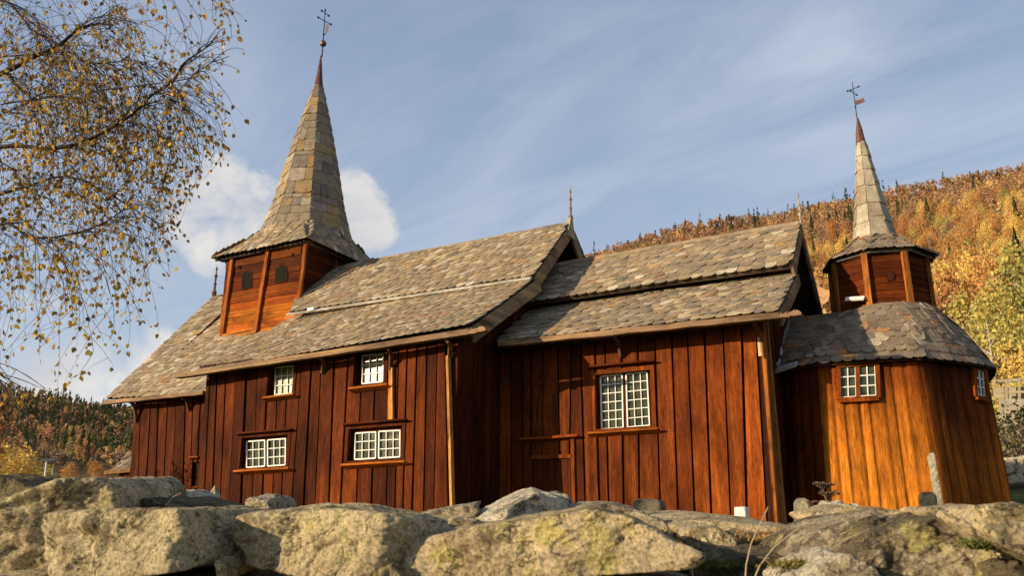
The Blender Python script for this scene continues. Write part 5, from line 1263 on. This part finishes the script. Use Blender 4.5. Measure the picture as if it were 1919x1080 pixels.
stalk([(1300,1100),(1297,1060),(1285,1030),(1270,1010)],1.95,.0014,'thin grey stalk before the end of the long yellow stone')
stalk([(310,950),(325,932),(340,925)],2.9,.0018,'tiny twig by the cream rounded rock')
def tuft(name,label,px,py,t,w,n,L,c,cat='grass'):
    s=MB(); C=far(px,py,t)
    for k in range(n):
        b=C+RH*random.gauss(0,w)+FH*random.gauss(0,w*.6)+V((0,0,random.gauss(0,.004))); d=V((random.gauss(0,.5),random.gauss(0,.5),random.uniform(.25,1))).normalized(); l=L*random.uniform(.4,1.1); sd=d.cross(V((random.random(),random.random(),0.1))).normalized()*.0022
        m_=b+d*l*.6; e=b+d*l+V((0,0,-l*.2)); s.add([b-sd,b+sd,m_+sd*.7,m_-sd*.7,e],[(0,1,2,3),(3,2,4)],jit(c,.35))
    o=_build(s,name,MLF); tag(o,label,cat,kind='stuff'); return o
tuft('dry_grass','dry reddish moss and straw between the slab and the blotched boulder',1440,1016,2.45,.11,1500,.022,(.36,.22,.08),'moss')
tuft('dry_grass','dry straw litter on the wall below the dry umbels',1520,1004,2.6,.08,1100,.025,(.34,.20,.09),'moss')
tuft('green_moss','green moss cushion right of the long yellow stone',1340,1062,2.1,.045,1500,.012,(.10,.115,.025),'moss')
tuft('green_moss','olive moss strip left of the white pointed stone',1515,1062,1.72,.03,1300,.012,(.19,.16,.04),'moss')
tuft('green_moss','green moss in the notch of the blotched boulder',1842,1022,1.62,.02,700,.008,(.13,.14,.04),'moss')
tuft('dry_grass','thin straw tuft left of the slab before the chancel',1240,1000,2.6,.05,400,.02,(.36,.28,.12),'moss')
# ---------------------------------------------------------------- right-hand background
def onslope(px,d):
    r_=ray(px,540); a=math.atan2(r_.dot(RH),r_.dot(FH)); p=(FH*math.cos(a)+RH*math.sin(a))*d; return V((p.x,p.y,float(ground(p.x,p.y))))
def ap_(px,py,d):                                   # point at ground distance d on the sight line
    r_=ray(px,py); return r_*(d/math.hypot(r_.x,r_.y))
def flatbox(s,px0,py0,px1,py1,d,th,c):
    P=[ap_(px0,py1,d),ap_(px1,py1,d),ap_(px1,py0,d),ap_(px0,py0,d)]; prism(s,P,th,c,push=V(P[0]).normalized()*th)
rr_=random.Random(9)
# field wall of loose stones
for k in range(26):
    row=k%3; px=1868+(k//3)*22+rr_.uniform(-5,5); py=905-row*17+rr_.uniform(-3,3); w_=rr_.uniform(15,24); h_=rr_.uniform(10,15)
    stone('field_stone','rounded grey stone of the loose field wall beyond the apse',[(px-w_/2,py),(px-w_*.4,py-h_),(px+w_*.2,py-h_*1.2),(px+w_/2,py-h_*.6),(px+w_*.4,py+3),(px-w_*.3,py+4)],27+row*.25,.7,'grey',9,rough=.8,group='stones of the loose field wall beyond the apse')
MHS=flat('pale_masonry',(.34,.30,.22),.9,0,.1,.3,1.5); MFN=flat('grey_fence_wood',(.33,.27,.18),.8,0,.1,.3,3); MTR=flat('terrace_boards',(.36,.30,.20),.8,0,.1,.2,2)
s=MB(); flatbox(s,1872,748,1990,800,44,2,(1,1,1)); o=ybuild(s,'terrace_wall',MHS,'pale masonry wall of the terraced garden right of the apse','wall')
tr0=tag(empty('garden_terrace',tuple(ap_(1900,740,46))),'raised wooden garden terrace with a railing at the right edge','terrace'); bpy.context.view_layer.update()
def rel(mb,name,mat,par):
    L=V(par.location); mb.v=[tuple(V(p)-L) for p in mb.v]; return _build(mb,name,mat,par)
s=MB(); flatbox(s,1862,726,1990,746,45,3,(1,1,1)); rel(s,'platform',MTR,tr0)
s=MB(); s.bar(ap_(1860,716,44.5),ap_(1990,706,44.5),.12,.12); s.bar(ap_(1862,736,44.4),ap_(1990,734,44.4),.1,.1); rel(s,'rail',MFN,tr0)
for px in (1864,1886,1893,1910,1930,1950,1975): s=MB(); s.bar(ap_(px,714,44.4),ap_(px+1,752,44.4),.11,.11,(0,-1,0)); rel(s,'post',MFN,tr0)
for px in (1897,1906,1915,1930): s=MB(); s.bar(ap_(px-8,758,43),ap_(px+3,820,43),.10,.10,(0,-1,0)); ybuild(s,'leaning_pole',MFN,'thin grey pole leaning on the terrace bank','pole','poles leaning on the terrace bank')
def house(name,label,px0,px1,pyr,pye,pyb,d,wc,rc,cat='house'):
    L=ap_((px0+px1)/2,pyb,d); r_=tag(empty(name,tuple(L)),label,cat); s=MB(); flatbox(s,px0,pye,px1,pyb,d,7,wc); rel(s,'wall',MHS if wc[0]<.9 else MPALE,r_)
    s=MB(); a,b=ap_(px0-2,pye,d-.5),ap_(px1+2,pye,d-.5); f=V(L).normalized(); f.z=0; hh=(ap_(px0,pyr,d)-ap_(px0,pye,d)).z; c_,d_=a+f*4+V((0,0,hh+.6)),b+f*4+V((0,0,hh+.6)); e_,g_=a+f*8.5,b+f*8.5
    s.add([a,b,d_,c_,e_,g_],[(0,1,2,3),(3,2,5,4),(0,3,4),(1,5,2)],rc); rel(s,'roof',flat(name+'_roof',rc,.8),r_)
    s=MB(); n=4
    for i in range(n):
        x=lerp(px0,px1,(i+.5)/n); w_=(px1-px0)/n*.22; flatbox(s,x-w_,lerp(pye,pyb,.3),x+w_,lerp(pye,pyb,.7),d-.06,.1,(1,1,1)); rel(s,'window',MG,r_); s=MB()
    return r_
house('low_house','low pale house with a flat grey roof behind the garden terrace',1878,1990,650,656,676,62,(.8,.8,.8),(.30,.30,.29))
house('white_house','small white house with a bright gable roof on the slope by the turret',1742,1772,556,561,578,165,(1,1,1),(.55,.55,.55))
def bush(name,label,px,d,h,w,c,n=900,card=.11,dz=0,cat='bush'):
    P=onslope(px,d); r_=tag(empty(name,tuple(P+V((0,0,dz)))),label,cat); rp=np.random.default_rng(int(px)); Pc=crown_points(n,h,w,'leaf',rp); Pc[:,2]=(Pc[:,2]-h*.2)*1.1; V_,F_=cards(Pc,card,rp,1,.7)
    C=np.repeat(np.array(c)[None]*rp.uniform(.6,1.4,(n,1)),4,axis=0); npmesh('foliage',V_,F_,C,MLF,r_)
    s=MB()
    for k in range(6): a=k*1.05; s.tube([(0,0,-.2),(w*.12*math.cos(a),w*.12*math.sin(a),h*.4),(w*.3*math.cos(a),w*.3*math.sin(a),h*.75)],[.04,.025,.008],5)
    _build(s,'stem',MBK,r_); return r_
bush('bramble_bush','grey brown leafless bramble below the terrace wall',1893,36,2.4,2.6,(.20,.155,.10),1400,.14)
bush('dark_shrub','dark green shrub in the shade under the garden terrace',1885,41,1.6,3.0,(.03,.04,.015),1000,.16,.6)
bush('yellow_bush','bright yellow bush before the garden terrace railing',1880,48,3.4,4.2,(.55,.47,.06),1500,.17,.2)
bush('yellow_bush','pale yellow leafy bush at the right edge behind the railing',1916,49,3.4,4.6,(.46,.42,.08),1500,.17,.2)
bush('orange_bush','rusty orange bush at the left edge of the picture',4,22,2.4,2.2,(.42,.12,.04),1200,.07,.6)
tuft_=None
# ---------------------------------------------------------------- far left
lp=tag(empty('street_lamp',tuple(ap_(85,898,60))),'white street lamp with a flat double head before the left hill','street lamp')
s=MB(); s.tube([ap_(84,905,60),ap_(88,864,60)],[.07,.05],8); rel(s,'pole',MPALE,lp)
for x0,x1 in ((88,77),(88,104)): s=MB(); s.bar(ap_(x0,863.5,60),ap_(x1,862,60),.25,.09); rel(s,'lamp_head',MLEAD,lp)
s=MB(); s.tube([ap_(98,905,55),ap_(99,878,55)],[.035,.03],6); ybuild(s,'thin_post',MLEAD,'thin grey post beside the street lamp','post')
sg=tag(empty('road_sign',tuple(ap_(103,905,50))),'small dark red sign board low behind the tilted slab','sign')
s=MB(); flatbox(s,94,892,113,906,50,.06,(.9,.35,.3)); rel(s,'board',MCOPPER,sg); s=MB(); flatbox(s,99,896,108,901,49.95,.03,(1,1,1)); rel(s,'emblem',MPALE,sg)
s=MB(); s.tube([ap_(103,906,50),ap_(103,925,50)],.04,6); rel(s,'post',MLEAD,sg)
